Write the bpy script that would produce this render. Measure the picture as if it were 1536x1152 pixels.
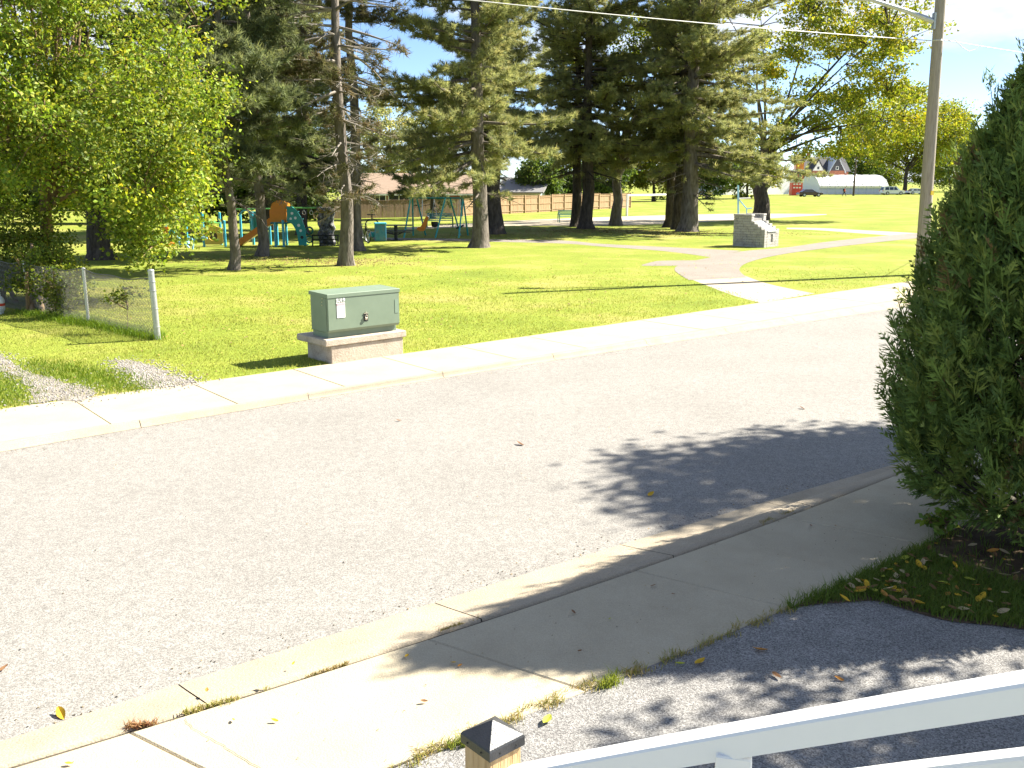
import bpy, bmesh, math, random
import numpy as np
from mathutils import Vector, Matrix

# ------------------------------------------------------------------ camera / world / sun / exposure
scn = bpy.context.scene
for o in list(bpy.data.objects):
    bpy.data.objects.remove(o)
COL = scn.collection
FPX, PITCH, HC = 1400.0, math.atan(304 / 1400.0), 3.08
cd = bpy.data.cameras.new('camera')
cd.sensor_width = 36.0
cd.lens = 36.0 * FPX / 1536.0
cd.clip_start, cd.clip_end = 0.05, 4000
cam = bpy.data.objects.new('camera', cd)
cam.location = (0, 0, HC)
cam.rotation_euler = (math.pi / 2 - PITCH, 0, 0)
COL.objects.link(cam)
scn.camera = cam

SUN_EL, SUN_AZ = math.radians(41), math.radians(21.5)      # azimuth measured from +X towards +Y
world = bpy.data.worlds.new('World')
scn.world = world
world.use_nodes = True
wn, wl = world.node_tree.nodes, world.node_tree.links
wn.clear()
w_out = wn.new('ShaderNodeOutputWorld')
w_bg = wn.new('ShaderNodeBackground')
w_sky = wn.new('ShaderNodeTexSky')
w_sky.sky_type = 'NISHITA'
w_sky.sun_disc = False
w_sky.sun_elevation = SUN_EL
w_sky.sun_rotation = math.pi / 2 - SUN_AZ
w_sky.air_density = 0.6
w_sky.dust_density = 0.2
w_sky.ozone_density = 3.0
w_bg.inputs['Strength'].default_value = 0.06
w_tc = wn.new('ShaderNodeTexCoord')
w_map = wn.new('ShaderNodeMapping')
w_map.inputs['Scale'].default_value = (1.6, 1.6, 5.0)
w_map.inputs['Location'].default_value = (7.7, .9, .8)
w_noise = wn.new('ShaderNodeTexNoise')
w_noise.inputs['Scale'].default_value = 1.9
w_noise.inputs['Detail'].default_value = 7
w_noise.inputs['Roughness'].default_value = 0.55
w_ramp = wn.new('ShaderNodeValToRGB')
w_ramp.color_ramp.elements[0].position = 0.50
w_ramp.color_ramp.elements[1].position = 0.60
w_mix = wn.new('ShaderNodeMixRGB')
w_mix.inputs['Color2'].default_value = (4.5, 4.8, 5.3, 1)
wl.new(w_tc.outputs['Generated'], w_map.inputs['Vector'])
wl.new(w_map.outputs['Vector'], w_noise.inputs['Vector'])
wl.new(w_noise.outputs['Fac'], w_ramp.inputs['Fac'])
wl.new(w_ramp.outputs['Color'], w_mix.inputs['Fac'])
wl.new(w_sky.outputs['Color'], w_mix.inputs['Color1'])
wl.new(w_mix.outputs['Color'], w_bg.inputs['Color'])
wl.new(w_bg.outputs['Background'], w_out.inputs['Surface'])

sd = bpy.data.lights.new('sun', 'SUN')
sd.energy = 5.0
sd.angle = math.radians(0.53)
sd.color = (1.0, 0.93, 0.80)
sun = bpy.data.objects.new('sun', sd)
sdir = Vector((math.cos(SUN_AZ) * math.cos(SUN_EL), math.sin(SUN_AZ) * math.cos(SUN_EL), math.sin(SUN_EL)))
sun.rotation_euler = sdir.to_track_quat('Z', 'Y').to_euler()
sun.location = (20, 10, 30)
COL.objects.link(sun)

scn.render.engine = 'CYCLES'
scn.view_settings.view_transform = 'Standard'
scn.view_settings.look = 'None'
scn.view_settings.gamma = 1
scn.view_settings.use_curve_mapping = False
scn.view_settings.exposure = 2.0
scn.cycles.max_bounces = 4
scn.cycles.transparent_max_bounces = 4

random.seed(4)
R = np.random.default_rng(11)
PI = math.pi
rad = math.radians

# ------------------------------------------------------------------ helpers
_c, _s = math.cos(PITCH), math.sin(PITCH)
def ray(px, py):
    a, b = (px - 768) / FPX, -(py - 576) / FPX
    return Vector((a, _c + b * _s, -_s + b * _c))
def G(px, py, z=0.10):
    """point of the ground plane z seen in that direction"""
    d = ray(px, py)
    t = (z - HC) / d.z
    return Vector((d.x * t, d.y * t, z))
def P(px, py, Y):
    """point at distance Y"""
    d = ray(px, py)
    t = Y / d.y
    return Vector((d.x * t, Y, HC + d.z * t))

def wloc(o):
    v = Vector((0, 0, 0))
    while o is not None:
        v += Vector(o.location)
        o = o.parent
    return v
def tag(o, label=None, cat=None, group=None, kind=None):
    if label: o['label'] = label
    if cat: o['category'] = cat
    if group: o['group'] = group
    if kind: o['kind'] = kind
    return o
def empty(name, loc, label=None, cat=None, group=None):
    o = bpy.data.objects.new(name, None)
    o.location = loc
    o.empty_display_size = 0.2
    COL.objects.link(o)
    return tag(o, label, cat, group)
def link(name, me, parent=None, m=None, loc=None):
    o = bpy.data.objects.new(name, me)
    if m is not None and not me.materials:
        me.materials.append(m)
    COL.objects.link(o)
    if parent is not None:
        o.parent = parent
    if loc is not None:
        o.location = loc
    return o
def copy_tree(o, parent=None):
    c = o.copy()
    COL.objects.link(c)
    c.parent = parent
    for ch in list(o.children):
        copy_tree(ch, c)
    return c

class MB:
    """collects shapes in world coordinates; build() links them as ONE mesh"""
    def __init__(s):
        s.v, s.f = [], []
    def add(s, vs, fs):
        n = len(s.v)
        s.v += [tuple(v) for v in vs]
        s.f += [tuple(i + n for i in f) for f in fs]
        return s
    def box(s, c, d, rz=0.0, bev=0.0, rot=None):
        """c centre, d full sizes"""
        hx, hy, hz = d[0] / 2, d[1] / 2, d[2] / 2
        M = rot if rot is not None else Matrix.Rotation(rz, 3, 'Z')
        c = Vector(c)
        if bev <= 0:
            pts = [(x, y, z) for z in (-hz, hz) for x, y in ((-hx, -hy), (hx, -hy), (hx, hy), (-hx, hy))]
            fs = [(3, 2, 1, 0), (4, 5, 6, 7), (0, 1, 5, 4), (1, 2, 6, 5), (2, 3, 7, 6), (3, 0, 4, 7)]
        else:
            b = min(bev, hx * .9, hy * .9, hz * .9)
            pts = []
            rings = [(-hz, b), (-hz + b, 0), (hz - b, 0), (hz, b)]
            for z, i in rings:
                x0, y0 = hx - i, hy - i
                cut = b * .6
                pts += [(-x0 + cut, -y0, z), (x0 - cut, -y0, z), (x0, -y0 + cut, z), (x0, y0 - cut, z),
                        (x0 - cut, y0, z), (-x0 + cut, y0, z), (-x0, y0 - cut, z), (-x0, -y0 + cut, z)]
            fs = [tuple(reversed(range(8))), tuple(range(24, 32))]
            for r in range(3):
                for k in range(8):
                    a, b2 = r * 8 + k, r * 8 + (k + 1) % 8
                    fs.append((a, b2, b2 + 8, a + 8))
        return s.add([c + M @ Vector(p) for p in pts], fs)
    def tube(s, pts, rs, n=8, cap=True):
        pts = [Vector(p) for p in pts]
        if not hasattr(rs, '__len__'):
            rs = [rs] * len(pts)
        vs, fs = [], []
        up = Vector((0, 0, 1))
        t0 = (pts[-1] - pts[0])
        if t0.length < 1e-6: t0 = pts[1] - pts[0]
        ref = Vector((1, 0, 0)) if abs(t0.normalized().z) > .9 else up
        for i, p in enumerate(pts):
            t = (pts[min(i + 1, len(pts) - 1)] - pts[max(i - 1, 0)]).normalized()
            if abs(t.dot(ref)) > .98:
                a = t.orthogonal().normalized()
            else:
                a = ref.cross(t).normalized()
            b = t.cross(a)
            for k in range(n):
                q = 2 * PI * k / n
                vs.append(p + (a * math.cos(q) + b * math.sin(q)) * rs[i])
        for i in range(len(pts) - 1):
            for k in range(n):
                a, b = i * n + k, i * n + (k + 1) % n
                fs.append((a, b, b + n, a + n))
        if cap:
            fs.append(tuple(reversed(range(n))))
            fs.append(tuple(range((len(pts) - 1) * n, len(pts) * n)))
        return s.add(vs, fs)
    def cyl(s, c, r, h, n=16, axis=(0, 0, 1), r2=None):
        a = Vector(axis).normalized()
        return s.tube([Vector(c) - a * h / 2, Vector(c) + a * h / 2], [r, r if r2 is None else r2], n)
    def lathe(s, c, prof, n=20):
        vs, fs = [], []
        for r, z in prof:
            for k in range(n):
                q = 2 * PI * k / n
                vs.append((c[0] + r * math.cos(q), c[1] + r * math.sin(q), c[2] + z))
        m = len(prof)
        for i in range(m - 1):
            for k in range(n):
                a, b = i * n + k, i * n + (k + 1) % n
                fs.append((a, b, b + n, a + n))
        fs.append(tuple(reversed(range(n))))
        fs.append(tuple(range((m - 1) * n, m * n)))
        return s.add(vs, fs)
    def prism(s, poly, off):
        """poly: list of 3D points, extruded by vector off"""
        n = len(poly)
        off = Vector(off)
        vs = [Vector(p) for p in poly] + [Vector(p) + off for p in poly]
        fs = [tuple(range(n)), tuple(reversed(range(n, 2 * n)))]
        for k in range(n):
            fs.append((k, (k + 1) % n, (k + 1) % n + n, k + n))
        return s.add(vs, fs)
    def torus(s, c, R0, r, ax=(0, 1, 0), n=20, m=8, a0=0, a1=2 * PI):
        ax = Vector(ax).normalized()
        u = ax.orthogonal().normalized() if abs(ax.z) > .9 else Vector((0, 0, 1)).cross(ax).normalized()
        w = ax.cross(u)
        pts = [Vector(c) + (u * math.cos(a0 + (a1 - a0) * k / n) + w * math.sin(a0 + (a1 - a0) * k / n)) * R0 for k in range(n + 1)]
        return s.tube(pts, r, m)
    def build(s, name, m, parent=None, smooth=False, fixn=True):
        off = wloc(parent) if parent is not None else Vector((0, 0, 0))
        me = bpy.data.meshes.new(name)
        me.from_pydata([(v[0] - off.x, v[1] - off.y, v[2] - off.z) for v in s.v], [], s.f)
        if fixn:
            bm = bmesh.new(); bm.from_mesh(me)
            bmesh.ops.recalc_face_normals(bm, faces=bm.faces)
            bm.to_mesh(me); bm.free()
        me.update()
        if smooth:
            me.polygons.foreach_set('use_smooth', [True] * len(me.polygons))
            try:
                me.set_sharp_from_angle(angle=rad(40))
            except Exception:
                pass
        return link(name, me, parent, m)

def npmesh(name, V, F, m, parent=None, col=None, smooth=False):
    """V (n,3) world coords, F (k,3 or 4); col (n,3) -> point colour attribute"""
    V = np.asarray(V, dtype=np.float32).reshape(-1, 3)
    if parent is not None:
        V = V - np.array(wloc(parent), dtype=np.float32)
    F = np.asarray(F, dtype=np.int32)
    me = bpy.data.meshes.new(name)
    me.vertices.add(len(V)); me.vertices.foreach_set('co', V.ravel())
    k = F.shape[1]
    me.loops.add(F.size); me.loops.foreach_set('vertex_index', F.ravel())
    me.polygons.add(len(F))
    me.polygons.foreach_set('loop_start', np.arange(0, F.size, k, dtype=np.int32))
    me.polygons.foreach_set('loop_total', np.full(len(F), k, dtype=np.int32))
    if smooth:
        me.polygons.foreach_set('use_smooth', np.ones(len(F), dtype=bool))
    if col is not None:
        a = me.attributes.new('col', 'FLOAT_COLOR', 'POINT')
        c4 = np.ones((len(V), 4), dtype=np.float32); c4[:, :3] = col
        a.data.foreach_set('color', c4.ravel())
    me.update(calc_edges=True)
    me.validate()
    return link(name, me, parent, m)

# ------------------------------------------------------------------ materials
def mat(name, cols, scale=4.0, rough=0.8, bump=0.0, bscale=40.0, metal=0.0, spec=0.3, stretch=(1, 1, 1), detail=6, speck=None, aggr=None, coat=0.0, lo=.3, hi=.7):
    m = bpy.data.materials.new(name)
    m.use_nodes = True
    n, l = m.node_tree.nodes, m.node_tree.links
    b = n['Principled BSDF']
    b.inputs['Roughness'].default_value = rough
    b.inputs['Metallic'].default_value = metal
    b.inputs['Specular IOR Level'].default_value = spec
    if coat: b.inputs['Coat Weight'].default_value = coat
    tc = n.new('ShaderNodeTexCoord'); mp = n.new('ShaderNodeMapping')
    mp.inputs['Scale'].default_value = stretch
    l.new(tc.outputs['Object'], mp.inputs['Vector'])
    nz = n.new('ShaderNodeTexNoise')
    nz.inputs['Scale'].default_value = scale; nz.inputs['Detail'].default_value = detail
    nz.inputs['Roughness'].default_value = .65
    l.new(mp.outputs['Vector'], nz.inputs['Vector'])
    rp = n.new('ShaderNodeValToRGB')
    els = rp.color_ramp.elements
    k = len(cols)
    els[0].position = lo; els[1].position = hi
    els[0].color = (*cols[0], 1); els[1].color = (*cols[-1], 1)
    for i in range(1, k - 1):
        e = els.new(lo + (hi - lo) * i / (k - 1)); e.color = (*cols[i], 1)
    l.new(nz.outputs['Fac'], rp.inputs['Fac'])
    out = rp.outputs['Color']
    if speck:                                            # (scale, dark multiplier, light multiplier)
        n2 = n.new('ShaderNodeTexNoise'); n2.inputs['Scale'].default_value = speck[0]; n2.inputs['Detail'].default_value = 3
        l.new(mp.outputs['Vector'], n2.inputs['Vector'])
        r2 = n.new('ShaderNodeValToRGB')
        r2.color_ramp.elements[0].position = .36; r2.color_ramp.elements[1].position = .64
        r2.color_ramp.elements[0].color = (speck[1],) * 3 + (1,); r2.color_ramp.elements[1].color = (speck[2],) * 3 + (1,)
        l.new(n2.outputs['Fac'], r2.inputs['Fac'])
        mx = n.new('ShaderNodeMixRGB'); mx.blend_type = 'MULTIPLY'; mx.inputs['Fac'].default_value = 1
        l.new(out, mx.inputs['Color1']); l.new(r2.outputs['Color'], mx.inputs['Color2'])
        out = mx.outputs['Color']
    if aggr:                                             # stones of the aggregate: a random tone per cell
        vo = n.new('ShaderNodeTexVoronoi'); vo.inputs['Scale'].default_value = aggr[0]
        l.new(mp.outputs['Vector'], vo.inputs['Vector'])
        r3 = n.new('ShaderNodeValToRGB')
        for e_, (ps, vv) in zip((r3.color_ramp.elements[0], r3.color_ramp.elements[1]), ((.02, aggr[1]), (.98, aggr[2]))):
            e_.position = ps; e_.color = (vv, vv, vv, 1)
        sp = n.new('ShaderNodeSeparateColor'); l.new(vo.outputs['Color'], sp.inputs['Color'])
        l.new(sp.outputs['Red'], r3.inputs['Fac'])
        m3 = n.new('ShaderNodeMixRGB'); m3.blend_type = 'MULTIPLY'; m3.inputs['Fac'].default_value = 1
        l.new(out, m3.inputs['Color1']); l.new(r3.outputs['Color'], m3.inputs['Color2'])
        out = m3.outputs['Color']
    l.new(out, b.inputs['Base Color'])
    if bump:
        n3 = n.new('ShaderNodeTexNoise'); n3.inputs['Scale'].default_value = bscale; n3.inputs['Detail'].default_value = 4
        l.new(mp.outputs['Vector'], n3.inputs['Vector'])
        bp = n.new('ShaderNodeBump'); bp.inputs['Strength'].default_value = min(1, bump); bp.inputs['Distance'].default_value = .02 * max(1, bump)
        l.new(n3.outputs['Fac'], bp.inputs['Height']); l.new(bp.outputs['Normal'], b.inputs['Normal'])
    return m

def leafmat(name, trans=0.4, rough=0.55, spec=0.25):
    """colour comes from each leaf's own tint (attribute col); lets light through"""
    m = bpy.data.materials.new(name)
    m.use_nodes = True
    n, l = m.node_tree.nodes, m.node_tree.links
    b = n['Principled BSDF']; out = n['Material Output']
    b.inputs['Roughness'].default_value = rough
    b.inputs['Specular IOR Level'].default_value = spec
    at = n.new('ShaderNodeAttribute'); at.attribute_name = 'col'
    l.new(at.outputs['Color'], b.inputs['Base Color'])
    tr = n.new('ShaderNodeBsdfTranslucent')
    hs = n.new('ShaderNodeHueSaturation'); hs.inputs['Hue'].default_value = .485; hs.inputs['Saturation'].default_value = 1.1; hs.inputs['Value'].default_value = 1.25
    l.new(at.outputs['Color'], hs.inputs['Color']); l.new(hs.outputs['Color'], tr.inputs['Color'])
    mx = n.new('ShaderNodeMixShader'); mx.inputs['Fac'].default_value = trans
    l.new(b.outputs['BSDF'], mx.inputs[1]); l.new(tr.outputs['BSDF'], mx.inputs[2])
    l.new(mx.outputs['Shader'], out.inputs['Surface'])
    return m

def flat(name, c, rough=.6, metal=0, spec=.4, coat=0, v=.12, scale=6, bump=0, bscale=30):
    return mat(name, [tuple(x * (1 - v) for x in c), tuple(min(1, x * (1 + v)) for x in c)], scale=scale, rough=rough, metal=metal, spec=spec, coat=coat, bump=bump, bscale=bscale)

M = {}
M['grass_ground'] = mat('lawn_grass', [(.135, .175, .026), (.17, .215, .03), (.20, .235, .036), (.25, .25, .06), (.29, .26, .085)], scale=.28, rough=.9, bump=1.0, bscale=28, spec=.1, speck=(26, .72, 1.2), detail=9)
M['far_ground'] = mat('ground_earth', [(.10, .15, .025), (.16, .20, .04)], scale=.05, rough=.95, spec=.1)
M['asphalt'] = mat('asphalt_road', [(.212, .203, .189), (.23, .221, .206), (.243, .234, .218)], scale=.6, rough=.92, bump=.3, bscale=130, spec=.15, speck=(9, .93, 1.05), aggr=(115, .62, 1.3), detail=8)
M['drive_asphalt'] = mat('driveway_asphalt', [(.19, .185, .18), (.235, .23, .222)], scale=1.2, rough=.93, bump=.5, bscale=120, spec=.15, speck=(5, .92, 1.06), aggr=(125, .5, 1.42), detail=8)
M['concrete'] = mat('pavement_concrete', [(.345, .30, .218), (.385, .337, .246), (.415, .366, .27)], scale=1.6, rough=.9, bump=.25, bscale=90, spec=.15, speck=(120, .9, 1.07), detail=9)
M['kerb_concrete'] = mat('kerb_concrete', [(.29, .247, .185), (.335, .287, .217), (.37, .32, .245)], scale=2.2, rough=.9, bump=.35, bscale=70, spec=.15, speck=(90, .85, 1.1), detail=9)
M['joint'] = mat('joint_dirt', [(.045, .04, .03), (.10, .085, .06)], scale=9, rough=1, bump=.5)
M['path'] = mat('path_asphalt', [(.20, .178, .155), (.245, .218, .19)], scale=.9, rough=.9, bump=.4, bscale=50, spec=.15, speck=(60, .8, 1.12))
M['pad'] = mat('pale_paving', [(.36, .31, .23), (.41, .355, .27)], scale=.5, rough=.9, spec=.15)
M['soil'] = mat('bare_soil', [(.055, .038, .026), (.10, .072, .048), (.13, .095, .06)], scale=6, rough=1, bump=1, bscale=30, spec=.1)
M['gravel'] = mat('gravel', [(.20, .18, .12), (.285, .26, .225), (.34, .315, .29)], scale=4, rough=.95, bump=1.5, bscale=45, spec=.15, speck=(55, .5, 1.3))
M['pebble'] = mat('pebble_stone', [(.20, .19, .175), (.30, .28, .26), (.38, .36, .34)], scale=3, rough=.9, spec=.2)
M['bark'] = mat('pine_bark', [(.07, .058, .05), (.145, .125, .108), (.21, .185, .165)], scale=5, rough=.95, bump=2.2, bscale=9, stretch=(1.6, 1.6, .45), spec=.1)
M['bark_dark'] = mat('dark_bark', [(.035, .03, .026), (.075, .062, .053), (.12, .10, .088)], scale=5, rough=.95, bump=2, bscale=9, stretch=(1.6, 1.6, .45), spec=.1)
M['bark_brown'] = mat('brown_bark', [(.13, .085, .05), (.20, .14, .085), (.26, .19, .12)], scale=6, rough=.9, bump=1, bscale=14, stretch=(1, 1, .5), spec=.1)
M['twig'] = mat('dead_twig', [(.16, .14, .12), (.26, .235, .21)], scale=8, rough=.95, spec=.1)
M['leaf'] = leafmat('broad_leaf', .42)
M['needle'] = leafmat('pine_needle', .4, .6, .2)
M['cedarleaf'] = leafmat('cedar_spray', .2, .6, .15)
M['blade'] = leafmat('grass_blade', .35, .6, .15)
M['white_vinyl'] = flat('white_vinyl', (.78, .78, .78), .35, spec=.5, v=.02)
M['wood_post'] = mat('treated_wood', [(.32, .21, .10), (.46, .32, .17), (.54, .39, .22)], scale=9, rough=.75, stretch=(9, 9, .6), bump=.3, bscale=20)
M['black_cap'] = flat('black_metal_cap', (.035, .037, .042), .42, metal=.3, spec=.5, v=.15, scale=30, bump=.1, bscale=200)
M['box_green'] = mat('transformer_green', [(.145, .195, .14), (.16, .212, .152), (.172, .226, .163)], scale=2.5, rough=.5, spec=.4)
M['box_conc'] = mat('box_base_concrete', [(.30, .25, .20), (.40, .345, .28), (.44, .385, .32)], scale=5, rough=.95, bump=.4, bscale=40, speck=(40, .92, 1.05))
M['sticker'] = flat('white_sticker', (.8, .8, .8), .5, v=.01)
M['pink'] = flat('pink_print', (.75, .35, .38), .5, v=.02)
M['red'] = flat('red_paint', (.62, .06, .035), .45, v=.06)
M['blacksteel'] = flat('black_steel', (.02, .021, .023), .5, spec=.4)
M['brass'] = flat('bare_metal', (.55, .5, .4), .35, metal=.8)
M['galv'] = mat('galvanised_steel', [(.38, .39, .40), (.52, .53, .54)], scale=12, rough=.45, metal=.75)
M['wire'] = flat('fence_wire', (.17, .16, .145), .6, metal=.4)
M['pole'] = mat('weathered_wood_pole', [(.21, .18, .145), (.29, .255, .21), (.34, .305, .255)], scale=6, rough=.9, stretch=(5, 5, .35), bump=.6, bscale=12)
M['cable'] = flat('cable', (.42, .42, .42), .5)
M['teal'] = flat('teal_paint', (.02, .30, .30), .4, v=.06, coat=.2)
M['teal_dark'] = flat('dark_teal_paint', (.012, .16, .145), .4, v=.08)
M['blue'] = flat('sky_blue_paint', (.055, .36, .50), .4, v=.06, coat=.2)
M['yellow'] = flat('yellow_panel', (.62, .43, .07), .5, v=.05)
M['orange'] = flat('orange_plastic', (.66, .20, .018), .35, v=.05, coat=.3)
M['limegreen'] = flat('green_pipe', (.13, .42, .12), .4, v=.05)
M['rock'] = mat('climbing_rock', [(.03, .03, .034), (.16, .16, .17), (.42, .42, .43)], scale=5, rough=.9, bump=2, bscale=7)
M['ltblue'] = flat('pale_blue_pipe', (.25, .50, .68), .35, v=.05)
M['binblue'] = mat('bin_print', [(.03, .14, .26), (.05, .20, .34), (.16, .14, .12)], scale=4, rough=.5)
M['stone'] = mat('limestone_block', [(.30, .28, .26), (.40, .38, .355), (.47, .45, .42)], scale=5, rough=.92, bump=1.2, bscale=22, speck=(30, .82, 1.1))
M['stone_dark'] = mat('shadow_stone', [(.20, .19, .18), (.30, .285, .27)], scale=5, rough=.92, bump=1, bscale=22)
M['slate'] = flat('polished_plaque', (.45, .46, .48), .12, spec=.7, v=.06)
M['fence_shaded'] = mat('shaded_fence', [(.15, .10, .07), (.22, .155, .11), (.28, .205, .15)], scale=3, rough=.9, stretch=(4, 4, .5))  # left fence run: its shade is put into this darker brown
M['fence_sunlit'] = mat('sunlit_cedar_fence', [(.25, .16, .085), (.33, .22, .125), (.39, .275, .165)], scale=3, rough=.85, stretch=(4, 4, .5))  # right fence run: sunlight put into this brighter orange
M['brick'] = mat('brick_wall', [(.23, .085, .05), (.30, .12, .075), (.36, .16, .10)], scale=2, rough=.9)
M['roof_tan'] = mat('tan_shingles', [(.22, .16, .115), (.29, .215, .16)], scale=3, rough=.95, stretch=(1, 1, 4))
M['roof_dark'] = mat('dark_shingles', [(.045, .045, .055), (.08, .08, .092)], scale=3, rough=.8, stretch=(1, 1, 4))
M['siding'] = flat('white_siding', (.72, .72, .70), .6, v=.03)
M['roof_pale'] = flat('pale_grey_roof', (.20, .195, .19), .85)
M['siding_blue'] = flat('pale_cladding', (.50, .55, .60), .5, v=.03)
M['glass'] = flat('dark_glass', (.025, .032, .04), .08, spec=.8, v=.1)
M['carwhite'] = flat('white_car_paint', (.72, .73, .74), .25, coat=.6, v=.01)
M['cardark'] = flat('maroon_car_paint', (.06, .03, .03), .25, coat=.6, v=.02)
M['rubber'] = flat('tyre_rubber', (.018, .018, .018), .85)
M['skin'] = flat('skin', (.42, .25, .17), .6)
M['cloth_red'] = flat('red_jacket', (.62, .10, .05), .8)
M['cloth_dark'] = flat('dark_trousers', (.02, .02, .025), .9)
M['pinkish_steel'] = flat('rusty_steel', (.28, .2, .15), .8)
M['white_steel'] = flat('white_goal_paint', (.75, .75, .73), .5, v=.03)
M['brownpole'] = flat('brown_wood_pole', (.09, .065, .045), .9)
M['deadleaf'] = leafmat('fallen_leaf_skin', .15, .7, .15)

# ------------------------------------------------------------------ road coordinates: u along the street, v across it (towards the park)
UD = Vector((.775, .632, 0)).normalized()
VD = Vector((-UD.y, UD.x, 0))
def uv(p): return (p.x * UD.x + p.y * UD.y, p.x * VD.x + p.y * VD.y)
def W(u, v, z): return Vector((UD.x * u + VD.x * v, UD.y * u + VD.y * v, z))
def curve(pxs, z, deg=3, bow=0.0):
    q = [uv(G(x, y, z)) for x, y in pxs]
    us = np.array([a for a, b in q]); vs = np.array([b for a, b in q])
    c = np.polyfit(us, vs, deg); d = np.polyder(c)
    u0, u1 = us.min(), us.max()
    s0, s1 = float(np.polyval(d, u0)), float(np.polyval(d, u1))
    s0 = max(-.25, min(.25, s0)); s1 = max(-.25, min(.25, s1))
    def f(u):
        if u < u0: return float(np.polyval(c, u0)) + s0 * (u - u0)
        if u > u1: return float(np.polyval(c, u1)) + s1 * (u - u1)
        return float(np.polyval(c, u))
    return f
ZW = 0.10
f_back = curve([(0, 615), (150, 593), (300, 570), (606, 531), (900, 489), (1140, 455), (1220, 441), (1360, 423)], ZW, 3)
f_joint = curve([(0, 660), (168, 637), (360, 607), (600, 565), (780, 537), (1024, 499), (1200, 472), (1340, 450)], ZW, 3)
f_edge = curve([(0, 678), (168, 650), (360, 617), (600, 578), (780, 548), (1024, 511), (1200, 485), (1340, 463)], 0.0, 3)
n_edge = curve([(0, 1113), (220, 1043), (406, 982), (591, 924), (650, 904), (850, 843), (1024, 790), (1347, 695)], 0.0, 2)
n_joint = curve([(0, 1146), (230, 1087), (403, 1032), (640, 957), (718, 926), (1024, 830), (1357, 708)], ZW, 2)
n_back = curve([(587, 1152), (760, 1080), (873, 1032), (1000, 987), (1180, 911), (1270, 876), (1440, 788)], ZW, 2)

def strip(name, fa, fb, za, zb, u0, u1, n, m, parent=None, kind='structure', cross=2):
    us = np.concatenate([[-400, -150, -60], np.linspace(u0, u1, n), [u1 + 40, u1 + 120, u1 + 400]])
    V, F = [], []
    for u in us:
        for k in range(cross):
            t = k / (cross - 1)
            v = fa(u) * (1 - t) + fb(u) * t
            V.append(W(u, v, za * (1 - t) + zb * t))
    for i in range(len(us) - 1):
        for k in range(cross - 1):
            a = i * cross + k
            F.append((a, a + cross, a + cross + 1, a + 1))
    return tag(npmesh(name, V, F, m, parent), kind=kind)

# one sheet to the horizon, below everything
gm = MB().add([(-2500, -600, -.14), (2500, -600, -.14), (2500, 3500, -.14), (-2500, 3500, -.14)], [(0, 1, 2, 3)])
tag(gm.build('ground', M['far_ground']), kind='structure')
strip('road', lambda u: n_edge(u) - .12, lambda u: f_edge(u) + .12, 0, 0, -30, 70, 90, M['asphalt'], cross=6)

# lawn sheet of the park, from the back of the far pavement to the horizon
def lawn_sheet():
    us = np.concatenate([[-900, -400, -150, -60], np.linspace(-14, 60, 60), [90, 150, 400, 900]])
    ds = [0, .3, 1, 2, 4, 7, 11, 16, 24, 36, 60, 100, 180, 320, 600, 1200]
    V, F = [], []
    for u in us:
        for k, d in enumerate(ds):
            V.append(W(u, f_back(u) + .012 + d, .092 if k == 0 else .10))
    n = len(ds)
    for i in range(len(us) - 1):
        for k in range(n - 1):
            a = i * n + k
            F.append((a, a + n, a + n + 1, a + 1))
    return tag(npmesh('park_lawn', V, F, M['grass_ground']), kind='structure')
lawn_sheet()
# yard on the camera's side
strip('yard', lambda u: n_back(u) - 60, lambda u: n_back(u) - .01, .075, .075, -20, 60, 40, M['grass_ground'])

def slabs(root, fa, fb, us, skew, z0, z1, m, gap=.010, nm='slab'):
    """each slab of a pavement its own child; fa nearer edge, fb farther edge"""
    for i in range(len(us) - 1):
        a, b = us[i] + gap / 2, us[i + 1] - gap / 2
        jz = random.uniform(-.003, .003)
        mb = MB(); n = 6; vs = []
        for lvl, ins in ((z0, 0), (z1 - .008 + jz, 0), (z1 + jz, .008)):
            for k in range(n + 1):
                u = a + ins + (b - a - 2 * ins) * k / n
                va, vb = fa(u) + .004 + ins, fb(u) - .004 - ins
                vs.append(W(u, va, lvl)); vs.append(W(u + skew * (vb - va), vb, lvl))
        fs = []
        w = (n + 1) * 2
        for k in range(n):
            q = 2 * w + 2 * k
            fs.append((q, q + 2, q + 3, q + 1))
        for L in range(2):
            for k in range(n):
                q = L * w + 2 * k
                fs.append((q, q + 2, q + 2 + w, q + w)); fs.append((q + 1, q + 1 + w, q + 3 + w, q + 3))
            q = L * w
            fs.append((q, q + w, q + w + 1, q + 1)); q = L * w + 2 * n
            fs.append((q, q + 1, q + w + 1, q + w))
        mb.add(vs, fs).build(nm, m, root)
# near pavement
uj0 = uv(G(640, 957, ZW))[0]
# joint positions along the kerb side; the slabs are laid slightly askew as the street bends
nus = [uv(G(x, y, ZW))[0] for x, y in ((873, 1032), (1183, 911))]
sk = -(0.31 / .946)
st = nus[1] - nus[0]
us_near = [nus[0] + st * k for k in range(-4, 12)]
sw = strip('sidewalk_near', lambda u: n_back(u) - .0, lambda u: n_joint(u), ZW - .02, ZW - .02, -20, 50, 50, M['joint'])
slabs(sw, n_back, n_joint, us_near, sk, 0.02, ZW, M['concrete'])
# far pavement
us_f0 = uv(G(168, 637, ZW))[0]; us_f1 = uv(G(360, 607, ZW))[0]
sf = us_f1 - us_f0
us_far = [us_f0 + sf * k for k in range(-4, 17)]
swf = strip('sidewalk_far', f_joint, f_back, ZW - .02, ZW - .02, -14, 60, 50, M['joint'])
slabs(swf, f_joint, f_back, us_far, 0.0, 0.02, ZW, M['concrete'], gap=.006)

def sstep(a, b, x):
    t = max(0, min(1, (x - a) / (b - a))); return t * t * (3 - 2 * t)
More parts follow.
